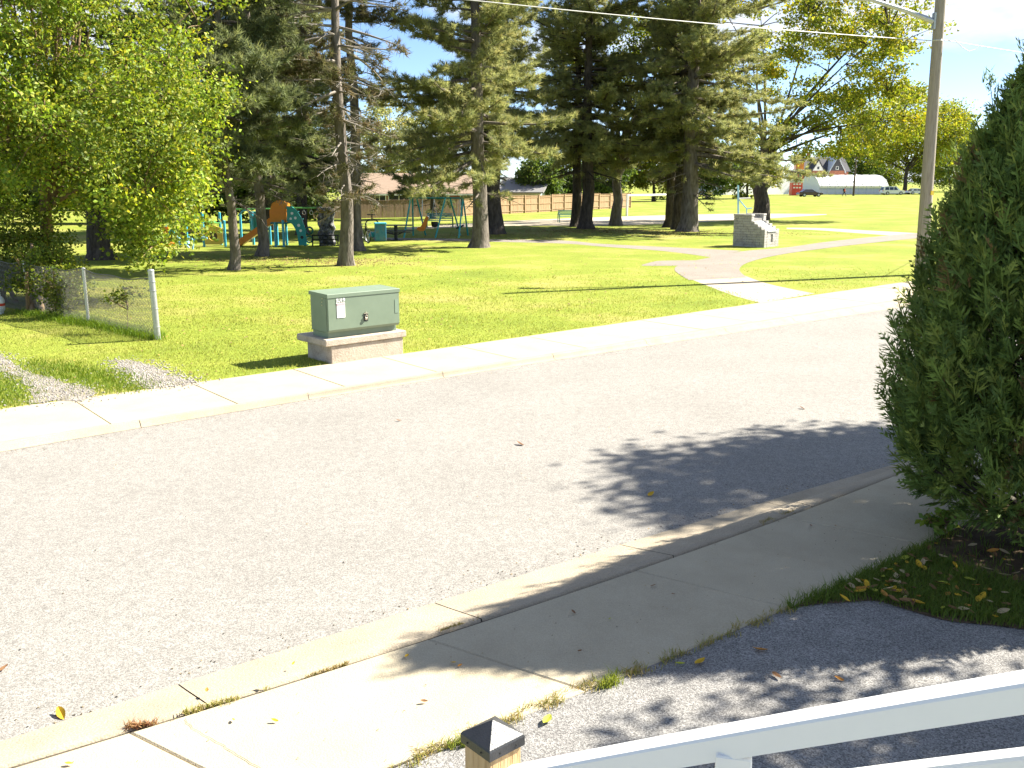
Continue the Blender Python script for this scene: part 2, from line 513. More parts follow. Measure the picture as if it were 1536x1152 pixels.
# kerbs: dropped by the driveways, raised elsewhere
def kerb(name, fe, fj, us, flush, sgn):
    root = tag(strip(name, lambda u: fe(u) + sgn * -.02, lambda u: fj(u), -.05, ZW - .035, us[0], us[-1], 40, M['joint']), kind='structure')
    for i in range(len(us) - 1):
        a, b = us[i] + .005, us[i + 1] - .005
        n = 8; V, F = [], []
        prof_d = [0, .12, .30, .46, .56, .66, .8, .97, .99]                         # across, road edge -> pavement
        for k in range(n + 1):
            u = a + (b - a) * k / n
            fl = flush(u)
            zr = [.002, .006, .010, .018, .07, .094, .10, .101, .06]
            zd = [.004, .014, .030, .046, .056, .066, .08, .096, .06]
            V += [W(u, fe(u) + (fj(u) - fe(u)) * d, zr[j] * (1 - fl) + zd[j] * fl) for j, d in enumerate(prof_d)]
        m = len(prof_d)
        for k in range(n):
            for j in range(m - 1):
                q = k * m + j
                F.append((q, q + m, q + m + 1, q + 1))
        o = npmesh('kerb_stone', V, F, M['kerb_concrete'], root)
u_rise = uv(G(1080, 800, ZW))[0]
kerb('kerb_near', n_edge, n_joint, [uv(G(650, 904, 0))[0] + 1.9 * k for k in range(-3, 13)], lambda u: 1 - sstep(u_rise - .5, u_rise + .7, u), -1)
u_dr0, u_dr1 = uv(G(430, 600, ZW))[0], uv(G(505, 585, ZW))[0]
kerb('kerb_far', f_edge, f_joint, [us_f0 + .35 + 2.4 * k for k in range(-3, 14)], lambda u: 1 - .75 * sstep(u_dr0, u_dr1, u), 1)

def polysheet(name, pts, z, m, kind='structure', parent=None, jit=0.0, sub=0):
    """irregular flat area from ground points"""
    q = [Vector((p.x, p.y, z)) for p in pts]
    if sub:
        r = []
        for i in range(len(q)):
            a, b = q[i], q[(i + 1) % len(q)]
            for k in range(sub):
                c = a.lerp(b, k / sub)
                if k: c += Vector((random.gauss(0, jit), random.gauss(0, jit), 0))
                r.append(c)
        q = r
    me = bpy.data.meshes.new(name)
    bm = bmesh.new()
    f = bm.faces.new([bm.verts.new(p) for p in q])
    bmesh.ops.triangulate(bm, faces=[f])
    bmesh.ops.recalc_face_normals(bm, faces=bm.faces)
    for f in bm.faces:
        if f.normal.z < 0: f.normal_flip()
    bm.to_mesh(me); bm.free()
    return tag(link(name, me, parent, m), kind=kind)
def spline(pts, n=6):
    """smooth open polyline through pixel points"""
    out = []
    pts = [Vector((a, b)) for a, b in pts]
    for i in range(len(pts) - 1):
        p0, p1, p2, p3 = pts[max(i - 1, 0)], pts[i], pts[i + 1], pts[min(i + 2, len(pts) - 1)]
        for k in range(n):
            t = k / n
            out.append(.5 * ((2 * p1) + (-p0 + p2) * t + (2 * p0 - 5 * p1 + 4 * p2 - p3) * t * t + (-p0 + 3 * p1 - 3 * p2 + p3) * t ** 3))
    out.append(pts[-1])
    return [(p.x, p.y) for p in out]
# driveway of the house, asphalt, and the planted corner beside it
drv = [(500, 1192), (587, 1153.5), (760, 1081.5), (873, 1033.5), (1000, 988.5), (1182, 912)]
bed_edge = [(1182, 912), (1225, 905), (1257, 903), (1314, 900), (1357, 912), (1424, 930), (1536, 943), (1750, 985), (2100, 1050)]
gp = [G(x, y, .09) for x, y in spline(drv) + spline(bed_edge)[1:]]
gp += [Vector((9.0, -1.0, 0)), Vector((6, -6, 0)), Vector((-4.5, -5, 0)), Vector((-3.4, .6, 0))]  # unseen asphalt added behind the camera, keeps green bounce off the railing
polysheet('driveway', gp, .088, M['drive_asphalt'])
bed_poly = [(1182, 911.5)] + [(1240, 889), (1270, 875), (1340, 842), (1400, 809), (1440, 786), (1500, 760), (1600, 712), (1900, 600), (2600, 640), (2300, 1090)]
gb = [G(x, y, .1) for x, y in spline(bed_edge)] + [G(x, y, .1) for x, y in reversed(bed_poly[1:-1])]
polysheet('planting_bed', gb, .094, M['soil'])

# paths and paving in the park
def band(name, upper, lower, z, m):
    pts = [G(x, y, z) for x, y in spline(upper)] + [G(x, y, z) for x, y in reversed(spline(lower))]
    return polysheet(name, pts, z, m)
band('path_apron', [(1141, 454.5), (1100, 443), (1062, 429), (1036, 418.5)], [(1222, 440.2), (1190, 434), (1150, 425), (1117, 413.5)], .104, M['pad'])
band('park_path', [(1033, 420), (1012, 405), (1025, 395), (1066, 386), (1112, 377), (1180, 371), (1250, 361.5), (1380, 349), (1560, 336)],
     [(1120, 416), (1109, 404), (1124, 393), (1170, 382), (1240, 372), (1310, 364), (1380, 357), (1560, 342)], .108, M['path'])
band('side_path', [(560, 356.5), (640, 357.5), (760, 359), (850, 361), (900, 365.5), (1000, 370.5), (1112, 376)],
     [(560, 359), (640, 360.5), (760, 363), (850, 365.5), (900, 369.5), (1000, 377), (1068, 386)], .104, M['path'])
band('paving_slab', [(962, 397.5), (978, 393), (992, 391), (1030, 390.5), (1052, 390.5)], [(964, 398.5), (985, 398.6), (1005, 398.5), (1022, 398), (1034, 396)], .104, M['path'])
band('court_paving', [(610, 341), (753, 332), (850, 327.5), (960, 323.8), (1110, 320.5), (1240, 321)], [(610, 344), (753, 339), (850, 338.5), (960, 337), (1110, 330), (1240, 322.2)], .106, M['pad'])
band('field_path', [(1180, 341.5), (1230, 342), (1290, 345), (1400, 351)], [(1180, 343.5), (1230, 345.5), (1290, 350), (1400, 357.5)], .104, M['pad'])

# gravel wheel tracks by the chain link fence
gr1 = [(-60, 530), (0, 531), (22, 548), (55, 562), (95, 575), (130, 578), (146, 590), (128, 600.5), (70, 603), (40, 604.5), (48, 592), (30, 572), (0, 556), (-60, 548)]
gr2 = [(168, 541), (196, 540), (222, 548), (252, 560), (296, 572), (272, 577), (228, 583), (206, 574), (186, 558)]
polysheet('gravel_track', [G(x, y) for x, y in gr1], .105, M['gravel'], jit=.05, sub=4)
polysheet('gravel_track', [G(x, y) for x, y in gr2], .105, M['gravel'], jit=.05, sub=4)
def inpoly(x, y, poly):
    c = np.zeros(len(x), bool); n = len(poly); j = n - 1
    for i in range(n):
        xi, yi = poly[i]; xj, yj = poly[j]
        if yi != yj:
            c ^= ((yi > y) != (yj > y)) & (x < (xj - xi) * (y - yi) / (yj - yi) + xi)
        j = i
    return c
def gxy(px): return [tuple(G(x, y).xy) for x, y in px]

# ------------------------------------------------------------------ grass, weeds, pebbles
GREENS = np.array([(.185, .235, .042), (.225, .275, .048), (.26, .305, .055), (.295, .32, .07), (.35, .33, .105)])
DRY = np.array([(.36, .27, .11), (.30, .24, .08), (.42, .34, .17), (.20, .22, .04)])
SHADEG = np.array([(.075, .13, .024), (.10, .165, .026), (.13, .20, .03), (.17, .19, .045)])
def blades(name, x, y, z, h, w, pal, parent=None, label=None, lean=.5, kind='stuff', seg=1):
    n = len(x)
    if n == 0: return
    a = R.uniform(0, 2 * PI, n); ln = R.uniform(.1, lean, n) * h
    b = R.uniform(0, 2 * PI, n)
    base = np.stack([x, y, z], 1)
    side = np.stack([np.cos(a), np.sin(a), np.zeros(n)], 1) * (w / 2)[:, None]
    tip = base + np.stack([np.cos(b) * ln, np.sin(b) * ln, h], 1)
    mid = base + np.stack([np.cos(b) * ln * .3, np.sin(b) * ln * .3, h * .6], 1)
    V = np.stack([base - side, base + side, mid + side * .8, tip, mid - side * .8], 1).reshape(-1, 3)
    i = np.arange(n) * 5
    F = np.concatenate([np.stack([i, i + 1, i + 2], 1), np.stack([i, i + 2, i + 4], 1), np.stack([i + 4, i + 2, i + 3], 1)])
    c = (pal[R.integers(0, len(pal), n)] * .6 + pal.mean(0) * .4) * R.uniform(.88, 1.12, (n, 1))
    o = npmesh(name, V, F, M['blade'], parent, np.repeat(c, 5, 0))
    tag(o, label, 'grass' if label else None, kind=kind)
    return o
def lawn_blades():
    n = 330000
    x = R.uniform(-12, 14, n); y = R.uniform(11.5, 34, n)
    u = x * UD.x + y * UD.y; v = x * VD.x + y * VD.y
    fb = np.array([f_back(k) for k in np.linspace(-14, 50, 400)])
    vb = np.interp(u, np.linspace(-14, 50, 400), fb)
    ok = (v > vb + .01) & (np.abs(x) < y * .6 + 1)
    keep = R.uniform(0, 1, n) < np.clip(16 / y, 0, 1) ** 2 * np.clip((34 - y) / 16, 0, 1)
    for g, pr in ((gr1, .94), (gr2, .94)):
        ok &= ~(inpoly(x + R.normal(0, .2, n), y + R.normal(0, .16, n), gxy(g)) & (R.uniform(0, 1, n) < pr))
    ok &= ~inpoly(x, y, gxy([(1144, 452), (1036, 420), (1008, 405), (1030, 390), (1110, 374), (1560, 334), (1560, 344), (1240, 374), (1130, 394), (1112, 404), (1124, 414), (1225, 437)]))
    ok &= ~inpoly(x, y, gxy([(456, 518), (462, 528), (500, 549), (608, 533), (606, 515)]))
    ok &= ~inpoly(x, y, gxy([(955, 399), (990, 389), (1060, 389), (1034, 397)]))
    i = ok & keep
    x, y = x[i], y[i]
    n = len(x)
    h = R.uniform(.018, .045, n) * (1 + .4 * np.sin(x * 1.3) * np.cos(y * 1.7))
    blades('lawn_grass', x, y, np.full(n, .099), h, R.uniform(.006, .012, n) * (y / 15), GREENS, label='short sunlit grass covering the park lawn', lean=.8)
lawn_blades()
def along(p, q, n, sp):
    t = R.uniform(0, 1, n)
    return p.x + (q.x - p.x) * t + R.normal(0, sp, n), p.y + (q.y - p.y) * t + R.normal(0, sp, n)
# weeds beneath the chain link fence
fA, fB, fC = G(238, 509), G(133, 486), G(44, 469)
fD = fC + (fC - fB) * 1.0
x1, y1 = along(fA, fB, 2600, .13); x2, y2 = along(fB, fC, 3200, .2)
x = np.concatenate([x1, x2]); y = np.concatenate([y1, y2])
blades('fence_weeds', x, y, np.full(len(x), .1), R.uniform(.04, .17, len(x)), R.uniform(.007, .015, len(x)), np.array([(.09, .17, .016), (.13, .22, .02), (.19, .26, .03)]), label='long grass along the foot of the chain link fence', lean=.9)
# lush grass between the wheel tracks
def patch(name, px, n, h0, h1, pal, label, z=.1, w=(.006, .012), lean=.8, hole=None, soft=0.02):
    poly = [tuple(G(a, b, z).xy) for a, b in px]
    xs, ys = zip(*poly)
    x = R.uniform(min(xs), max(xs), n); y = R.uniform(min(ys), max(ys), n)
    k = inpoly(x, y, poly)
    if hole is not None: k &= ~((np.hypot(x - hole[0], y - hole[1]) < hole[2]) & (R.uniform(0, 1, n) < .93))
    x, y = x[k] + R.normal(0, soft, k.sum()), y[k] + R.normal(0, soft, k.sum())
    return blades(name, x, y, np.full(len(x), z - .004), R.uniform(h0, h1, len(x)), R.uniform(*w, len(x)), pal, label=label, lean=lean)
patch('track_grass', [(40, 540), (120, 548), (190, 562), (226, 582), (205, 588), (150, 588), (100, 572), (50, 560)], 12000, .03, .075, np.array([(.085, .155, .016), (.115, .19, .02), (.15, .21, .026)]), 'lush green grass strip between the gravel wheel tracks', soft=.14)
patch('verge_grass', [(-60, 552), (0, 557), (30, 573), (46, 592), (38, 606), (0, 613), (-60, 624)], 12000, .03, .07, np.array([(.085, .155, .016), (.115, .19, .02), (.15, .21, .026)]), 'green grass left of the gravel track at the photo edge', soft=.12)
CEDAR = Vector((4.52, 7.5, .1))
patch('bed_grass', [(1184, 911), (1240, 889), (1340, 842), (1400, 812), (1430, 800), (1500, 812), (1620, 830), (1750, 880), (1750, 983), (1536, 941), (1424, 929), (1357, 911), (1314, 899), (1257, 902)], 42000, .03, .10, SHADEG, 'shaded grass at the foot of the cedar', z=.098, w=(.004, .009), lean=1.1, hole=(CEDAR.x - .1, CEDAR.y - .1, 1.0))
# dry weeds in the joints of the near pavement
def tufts(name, pts, n, sp, h0, h1, pal, label, z=.1, w=(.003, .007)):
    xs, ys = [], []
    for i in range(len(pts) - 1):
        a, b = along(G(*pts[i], z), G(*pts[i + 1], z), n // (len(pts) - 1), sp)
        cl = np.sin(a * 23 + i) + np.sin(b * 31) > -.2
        xs.append(a[cl]); ys.append(b[cl])
    x, y = np.concatenate(xs), np.concatenate(ys)
    return blades(name, x, y, np.full(len(x), z - .012), R.uniform(h0, h1, len(x)), R.uniform(*w, len(x)), pal, label=label, lean=1.6)
tufts('joint_weeds', [(243, 1079), (300, 1063), (350, 1049), (403, 1032)], 650, .012, .015, .05, np.concatenate([DRY, GREENS[2:]]), 'dry grass in the kerb joint of the near pavement')
tufts('joint_weeds', [(462, 1014), (522, 993)], 240, .008, .012, .03, DRY, 'thin line of dead grass in kerb joint left of the shadow', z=.1)
tufts('joint_weeds', [(190, 1090), (232, 1084)], 240, .012, .015, .05, np.array([(.30, .13, .06), (.36, .2, .1), (.3, .24, .1)]), 'reddish dead weed tuft in the kerb joint')
tufts('joint_weeds', [(660, 945), (718, 926)], 260, .008, .012, .03, DRY, 'dry weed line in the kerb joint within the cedar shadow')
tufts('joint_weeds', [(1140, 785), (1200, 762)], 260, .014, .015, .045, DRY, 'dry yellow weeds in the kerb joint near the cedar')
tufts('edge_weeds', [(590, 1149), (700, 1105), (790, 1068), (873, 1032), (960, 1003), (1075, 957), (1184, 912)], 2600, .03, .012, .055, np.concatenate([DRY, DRY, GREENS[1:3]]), 'dry weeds and straw along pavement edge by the driveway', z=.1)
tufts('edge_weeds', [(905, 1028), (935, 1014)], 260, .025, .03, .085, GREENS[:3], 'green weed tuft on the driveway edge')
tufts('edge_weeds', [(672, 1118), (700, 1108)], 200, .025, .03, .08, GREENS[:3], 'green weed tuft left of the capped wooden post')
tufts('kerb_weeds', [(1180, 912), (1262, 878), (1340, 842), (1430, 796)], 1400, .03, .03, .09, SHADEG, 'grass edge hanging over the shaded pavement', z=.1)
# pebbles
def pebbles(px, n, name, label, s=(.008, .022)):
    poly = gxy(px); xs, ys = zip(*poly)
    x = R.uniform(min(xs), max(xs), n); y = R.uniform(min(ys), max(ys), n)
    k = inpoly(x, y, poly); x, y = x[k] + R.normal(0, .2, k.sum()), y[k] + R.normal(0, .16, k.sum()); n = len(x)
    s_ = R.uniform(*s, n)
    oct_ = np.array([(1, 0, 0), (0, 1, 0), (-1, 0, 0), (0, -1, 0), (0, 0, .7), (0, 0, -.5)])
    V = np.stack([x, y, np.full(n, .107)], 1)[:, None, :] + oct_[None] * s_[:, None, None] * R.uniform(.6, 1.3, (n, 6, 1))
    i = (np.arange(n) * 6)[:, None]
    F = np.concatenate([i + np.array(t) for t in ((0, 1, 4), (1, 2, 4), (2, 3, 4), (3, 0, 4), (1, 0, 5), (2, 1, 5), (3, 2, 5), (0, 3, 5))])
    tag(npmesh(name, V.reshape(-1, 3), F, M['pebble']), label, 'gravel', kind='stuff')
pebbles(gr1, 9000, 'gravel_stones', 'pale loose gravel in the wheel track nearest the photo edge')
pebbles(gr2, 6000, 'gravel_stones', 'pale loose gravel in the wheel track below the fence end post')

# ------------------------------------------------------------------ foliage generators
def leaves_at(C, size, pal, flat_=.35, rng=R, fold=.15):
    """one kite-shaped leaf at each point of C"""
    n = len(C)
    L = rng.uniform(.7, 1.3, n) * size
    d = rng.normal(0, 1, (n, 3)); d[:, 2] *= .7; d[:, 2] -= .35
    d /= np.linalg.norm(d, axis=1)[:, None]
    q = rng.normal(0, 1, (n, 3)); q[:, 2] *= flat_
    s = np.cross(d, q); s /= np.linalg.norm(s, axis=1)[:, None] + 1e-9
    nn = np.cross(d, s)
    L = L[:, None]
    V = np.stack([C - d * L * .5, C + s * L * .3 + nn * L * fold, C + d * L * .5, C - s * L * .3 + nn * L * fold], 1).reshape(-1, 3)
    i = np.arange(n) * 4
    F = np.concatenate([np.stack([i, i + 1, i + 2], 1), np.stack([i, i + 2, i + 3], 1)])
    c = pal[rng.integers(0, len(pal), n)] * rng.uniform(.75, 1.25, (n, 1))
    return V, F, np.repeat(c, 4, 0)
def needles_at(C, D, pal, L0=.17, w=.02, k=10, rng=R, tint=None):
    """a brush of k needles at each point of C, pointing along D"""
    n = len(C)
    d = D[:, None, :] * .75 + rng.normal(0, .55, (n, k, 3))
    d[:, :, 2] += .12
    d /= np.linalg.norm(d, axis=2)[:, :, None]
    L = rng.uniform(.7, 1.25, (n, k, 1)) * L0
    s = np.cross(d, rng.normal(0, 1, (n, k, 3))); s /= np.linalg.norm(s, axis=2)[:, :, None] + 1e-9
    b = C[:, None, :] + rng.normal(0, .025, (n, k, 3))
    V = np.stack([b - s * w * .5, b + s * w * .5, b + d * L], 2).reshape(-1, 3)
    F = np.arange(len(V)).reshape(-1, 3)
    c = pal[rng.integers(0, len(pal), n)] * rng.uniform(.75, 1.3, (n, 1))
    return V, F, np.repeat(c, 3 * k, 0)

PINE_PAL = np.array([(.20, .23, .10), (.24, .265, .11), (.28, .30, .12), (.33, .325, .13)])
PINE_DARK = np.array([(.12, .15, .075), (.15, .18, .08), (.19, .215, .09)])
PINE_BROWN = np.array([(.10, .095, .045), (.14, .115, .06), (.09, .10, .04)])

def trunk_tube(mb, pts, rs, n=14, jit=.06):
    """tapered, slightly irregular stem"""
    pts = [Vector(p) for p in pts]
    vs, fs = [], []
    ph = [random.uniform(0, 6.28) for _ in range(3)]
    for i, p in enumerate(pts):
        for k in range(n):
            q = 2 * PI * k / n
            rr = rs[i] * (1 + jit * math.sin(3 * q + ph[0] + i * .3) + jit * .7 * math.sin(5 * q + ph[1] - i * .5) + random.gauss(0, jit * .3))
            vs.append(p + Vector((math.cos(q) * rr, math.sin(q) * rr, 0)))
    for i in range(len(pts) - 1):
        for k in range(n):
            a, b = i * n + k, i * n + (k + 1) % n
            fs.append((a, b, b + n, a + n))
    fs.append(tuple(range((len(pts) - 1) * n, len(pts) * n)))
    mb.add(vs, fs)

def pine(base, h, r0, c0, Rc, label, seed, pal=PINE_PAL, dead=0.0, lean=(0, 0), dens=1.0, barkm='bark', group='tall pines in the park', side=None, bare_from=None, needle=(.26, .031, 12), whorl=.46, asym=0.0, name='pine_tree'):
    rng = np.random.default_rng(seed); random.seed(seed)
    root = empty(name, base, label, 'tree', group)
    b = Vector(base)
    top = b + Vector((lean[0], lean[1], h))
    wob = [(random.uniform(-.12, .12), random.uniform(-.12, .12)) for _ in range(9)]
    def axis(t):
        p = b.lerp(top, t)
        k = t * 8; i = min(int(k), 7); f = k - i
        f = f * f * (3 - 2 * f)
        return p + Vector((wob[i][0] * (1 - f) + wob[i + 1][0] * f, wob[i][1] * (1 - f) + wob[i + 1][1] * f, 0)) * (1 if t > .03 else t / .03)
    mb = MB()
    ts = [0, .006, .015, .03, .06] + [k / 22 for k in range(2, 23)]
    trunk_tube(mb, [axis(t) + Vector((0, 0, -.05 if t == 0 else 0)) for t in ts], [max(.03, r0 * (1 - t) ** .75 * (1 + .55 * math.exp(-t * h / .28))) for t in ts])
    mb.build('trunk', M[barkm], root, smooth=True)
    lb, tw = MB(), []
    Cs, Ds = [], []
    z = bare_from if bare_from is not None else c0 - 1.2
    while z < h - .3:
        t = z / h
        tc = (z - c0) / (h - c0)
        for _ in range(rng.integers(3, 6)):
            az = rng.uniform(0, 2 * PI)
            prof = (1 - max(tc, 0)) ** .5 * (.75 + .25 * min(1, max(0, tc) * 4 + .4)) if tc >= 0 else rng.uniform(.25, .6)
            ln = Rc * prof * rng.uniform(.55, 1.1)
            if side is not None:
                ln *= 1 + asym * math.cos(az - side)
            if ln < .25: continue
            el = rad(-12 + 45 * max(tc, 0) ** 1.2 + rng.uniform(-10, 12))
            isdead = (tc < 0) or rng.uniform() < dead
            p0 = axis(t)
            dv = Vector((math.cos(az), math.sin(az), 0))
            n = 6; pts = []
            droop = rng.uniform(.06, .26) if not isdead else rng.uniform(-.02, .2)
            kink = rng.uniform(-.35, .35)
            for k in range(n):
                s = k / (n - 1)
                dd = Matrix.Rotation(kink * s, 3, 'Z') @ dv
                pts.append(p0 + dd * (ln * s * math.cos(el)) + Vector((0, 0, ln * (math.sin(el) * s - droop * s * s + (.18 * s ** 3 if not isdead else 0)))))
            rb = max(.012, min(r0 * .32, .018 * ln + .012))
            lb.tube(pts, [rb * (1 - .85 * k / (n - 1)) for k in range(n)], 5, cap=False)
            nt = int((8.8 if not isdead else 5) * ln ** .9 * dens) + 1
            for _k in range(nt):
                s = rng.uniform(.22, 1.0)
                i = min(int(s * (n - 1)), n - 2); f = s * (n - 1) - i
                q = pts[i].lerp(pts[i + 1], f)
                bd = (pts[i + 1] - pts[i]).normalized()
                sgn = 1 if rng.uniform() < .5 else -1
                sd_ = Vector((-bd.y, bd.x, 0)) * sgn
                td = (bd * rng.uniform(.3, 1) + sd_ * rng.uniform(.3, 1.1) + Vector((0, 0, rng.uniform(-.42, .5)))).normalized()
                tl = rng.uniform(.35, .95) * (1.15 - .5 * s) * min(1, .5 + ln / 3)
                lb.tube([q, q + td * tl * .5 + Vector((0, 0, -.02)), q + td * tl], [.009 if not isdead else .011, .007, .003], 3, cap=False)
                if isdead:
                    if rng.uniform() < .5:
                        e2 = (td + Vector((rng.normal(0, .6), rng.normal(0, .6), rng.normal(0, .4)))).normalized()
                        lb.tube([q + td * tl * .5, q + td * tl * .5 + e2 * tl * .6], [.007, .002], 3, cap=False)
                    if rng.uniform() > .12: continue
                m = max(2, int(tl / .085))
                for j in range(m):
                    g = (j + .6) / m
                    if g < .25: continue
                    cpt = q + td * tl * g
                    Cs.append((cpt.x + rng.normal(0, .03), cpt.y + rng.normal(0, .03), cpt.z + rng.normal(0, .025)))
                    e = td + Vector((rng.normal(0, .4), rng.normal(0, .4), rng.normal(0, .25) + .12))
                    e.normalize(); Ds.append(tuple(e))
        z += whorl * rng.uniform(.7, 1.3)
    lb.build('limbs', M['twig'] if dead > .5 else M[barkm], root, fixn=False)
    if Cs:
        V, F, c = needles_at(np.array(Cs), np.array(Ds), pal, needle[0], needle[1], needle[2], rng)
        npmesh('crown', V, F, M['needle'], root, c)
    return root, len(Cs)

def broadleaf(base, h, r0, blobs, nclump, nleaf, size, pal, label, seed, barkm='bark', group=None, name='leafy_tree', lean=None, spread=.55, limbs=14, cat='tree', core=.55, stems=1, limb_r=.42, droop_k=.55, tone=(.8, 1.2)):
    """blobs: ellipsoids (centre, radii, weight) of the crown; leaves hang in clumps at branch ends"""
    rng = np.random.default_rng(seed); random.seed(seed)
    root = empty(name, base, label, cat, group)
    b = Vector(base)
    wts = np.array([q[2] for q in blobs], float); wts /= wts.sum()
    cl = []
    for i in rng.choice(len(blobs), nclump, p=wts):
        c, r, _ = blobs[i]
        d = rng.normal(0, 1, 3); d /= np.linalg.norm(d)
        k = rng.uniform(core, 1.0) ** .6 * rng.uniform(.92, 1.14)
        cl.append((c[0] + d[0] * r[0] * k, c[1] + d[1] * r[1] * k, c[2] + d[2] * r[2] * k))
    cl = np.array(cl)
    cl = cl[cl[:, 2] > b.z + min(.25, h * .12)]
    mb = MB(); lb = MB()
    fork = b + Vector(lean or (0, 0, h * .35))
    n = 8
    sts = [(b, fork)] if stems == 1 else [(b + Vector((random.uniform(-.3, .3), random.uniform(-.3, .3), 0)), fork + Vector((random.uniform(-.8, .8), random.uniform(-.8, .8), random.uniform(-.4, .4)))) for _ in range(stems)]
    for a, f_ in sts:
        trunk_tube(mb, [a.lerp(f_, k / n) + Vector((random.gauss(0, r0 * .15) if 0 < k < n else 0, 0, -.05 if k == 0 else 0)) for k in range(n + 1)], [r0 * (1 - .35 * k / n) * (1 + .3 * math.exp(-k * 1.6)) for k in range(n + 1)])
    mb.build('trunk', M[barkm], root, smooth=True)
    mains = cl[rng.choice(len(cl), min(limbs, len(cl)), replace=False)]
    nodes = []
    for m_ in mains:
        e = Vector(m_); pts = []
        st = sts[rng.integers(0, len(sts))][1]
        s0 = st + Vector((0, 0, -rng.uniform(0, .3) * (st.z - b.z)))
        mid = s0.lerp(e, .5) + Vector((rng.normal(0, .05), rng.normal(0, .05), .08)) * (e - s0).length
        for k in range(7):
            t = k / 6
            pts.append(s0 * (1 - t) ** 2 + mid * 2 * t * (1 - t) + e * t * t)
        lb.tube(pts, [max(.012, r0 * limb_r * (1 - .9 * k / 6)) for k in range(7)], 6, cap=False)
        nodes += pts[2:]
    na = np.array([tuple(p) for p in nodes])
    for c in cl:
        k = np.argmin(((na - c) ** 2).sum(1))
        a, e = Vector(na[k]), Vector(c)
        q = a.lerp(e, .5) + Vector((0, 0, .06 * (e - a).length))
        lb.tube([a, q, e], [max(.008, r0 * .07), max(.006, r0 * .05), .004], 4, cap=False)
    lb.build('limbs', M[barkm], root, fixn=False)
    per = max(1, nleaf // len(cl))
    C = np.repeat(cl, per, 0)
    off = rng.normal(0, 1, C.shape) * spread
    off[:, 2] *= droop_k
    C = C + off
    C[:, 2] = np.maximum(C[:, 2], b.z + min(.12, h * .06))
    V, F, c = leaves_at(C, size, pal, rng=rng)
    ct = np.repeat(rng.uniform(*tone, (len(cl), 1)), per * 4, 0)
    yl = np.repeat((rng.uniform(0, 1, len(cl)) < .07), per * 4)
    c = c * ct
    c[yl] = c[yl] * np.array([1.22, 1.06, .9])
    npmesh('crown', V, F, M['leaf'], root, c)
    return root

LEAF_PAL = np.array([(.125, .20, .03), (.17, .255, .034), (.21, .30, .04), (.26, .33, .048), (.33, .35, .06)])
LEAF_DARK = np.array([(.05, .09, .02), (.07, .115, .024), (.10, .145, .03)])
LEAF_YEL = np.array([(.16, .22, .03), (.21, .265, .035), (.27, .30, .045), (.33, .32, .05)])
#SECTION2
# ------------------------------------------------------------------ trees of the park
GP = 'tall pines in the park'
pine(G(519, 398), 17.5, .235, 5.2, 3.3, 'nearest bare pine with grey dead twigs, left one of the twin trunks', 101, pal=PINE_BROWN, dead=.9, dens=1.15, bare_from=2.2, whorl=.42)
pine(G(538, 376), 18.0, .25, 6.0, 3.0, 'bare pine just right of and behind its twin, thin dead branches', 102, pal=PINE_BROWN, dead=.8, dens=1.0, bare_from=2.6, whorl=.45)
pine(G(350, 405), 16.0, .16, 3.6, 3.1, 'slim dark pine trunk left of the orange slide', 103, pal=PINE_DARK, dens=1.25)
pine(G(393, 384), 17.0, .215, 3.8, 3.6, 'pine with sunlit trunk standing in front of the orange slide', 104, pal=PINE_DARK, dens=1.2)
pine(G(718, 371), 18.0, .37, 3.7, 5.0, 'thick pine with pale sunlit bark and flared foot, right of the swings', 105, dens=1.15, side=PI, asym=.15)
pine(G(743, 351), 19.0, .42, 4.4, 4.4, 'pine with straight dark trunk close behind the thick pale pine', 106, pal=PINE_PAL * .85, dens=1.0, barkm='bark_dark')
pine(G(731, 348), 18.0, .25, 4.6, 3.4, 'slender dark pine trunk half hidden behind the thick pale pine', 107, pal=PINE_PAL * .8, dens=.7, barkm='bark_dark')
pine(G(880, 343), 19.0, .42, 4.4, 6.5, 'dark pine with the wider trunk of the pair beside the green bench', 108, dens=1.05, barkm='bark_dark', needle=(.26, .036, 11))
pine(G(864, 340), 18.0, .33, 4.8, 5.4, 'dark pine with the narrower trunk of the pair beside the green bench', 109, dens=.8, barkm='bark_dark', needle=(.26, .036, 11))
pine(G(1003, 341), 18.0, .33, 4.5, 4.4, 'narrow dark pine trunk between the white goal and the massive pine', 110, pal=PINE_PAL * .85, dens=.8, barkm='bark_dark', needle=(.26, .036, 11))
pine(G(1031, 347), 20.0, .52, 3.6, 6.4, 'massive broad pine with thick trunk left of the stone monument', 111, dens=1.15, side=-.2, asym=.35, barkm='bark', needle=(.26, .036, 11))
pine(G(1018, 344), 19.0, .4, 4.5, 5.0, 'dark pine trunk pressed against the back of the massive pine', 112, pal=PINE_PAL * .85, dens=.8, barkm='bark_dark', needle=(.26, .036, 11))
pine(G(153, 389), 17.0, .42, 2.6, 4.2, 'black pine trunk showing beneath the leafy tree behind the fence', 113, pal=PINE_DARK, dens=1.1, barkm='bark_dark')
pine(G(455, 352), 18.0, .3, 2.8, 4.6, 'dark pine behind the climbing wall', 114, pal=PINE_PAL * .8, dens=1.0, barkm='bark_dark', needle=(.26, .036, 11))
pine(G(405, 345), 18.0, .3, 3.2, 4.8, 'dark pine far behind the orange slide', 115, pal=PINE_DARK, dens=1.0, barkm='bark_dark', needle=(.26, .036, 11))
pine(G(280, 350), 17.0, .3, 2.6, 5.0, 'dark pine far behind the yellow play panel', 116, pal=PINE_DARK, dens=.9, barkm='bark_dark', needle=(.26, .036, 11))
pine(G(650, 328.5), 9.0, .2, 2.0, 3.9, 'low dark bushy pine by the wooden fence behind the swings', 117, pal=PINE_DARK * .8, dens=1.0, barkm='bark_dark', needle=(.26, .045, 10), group='conifers by the wooden fence')
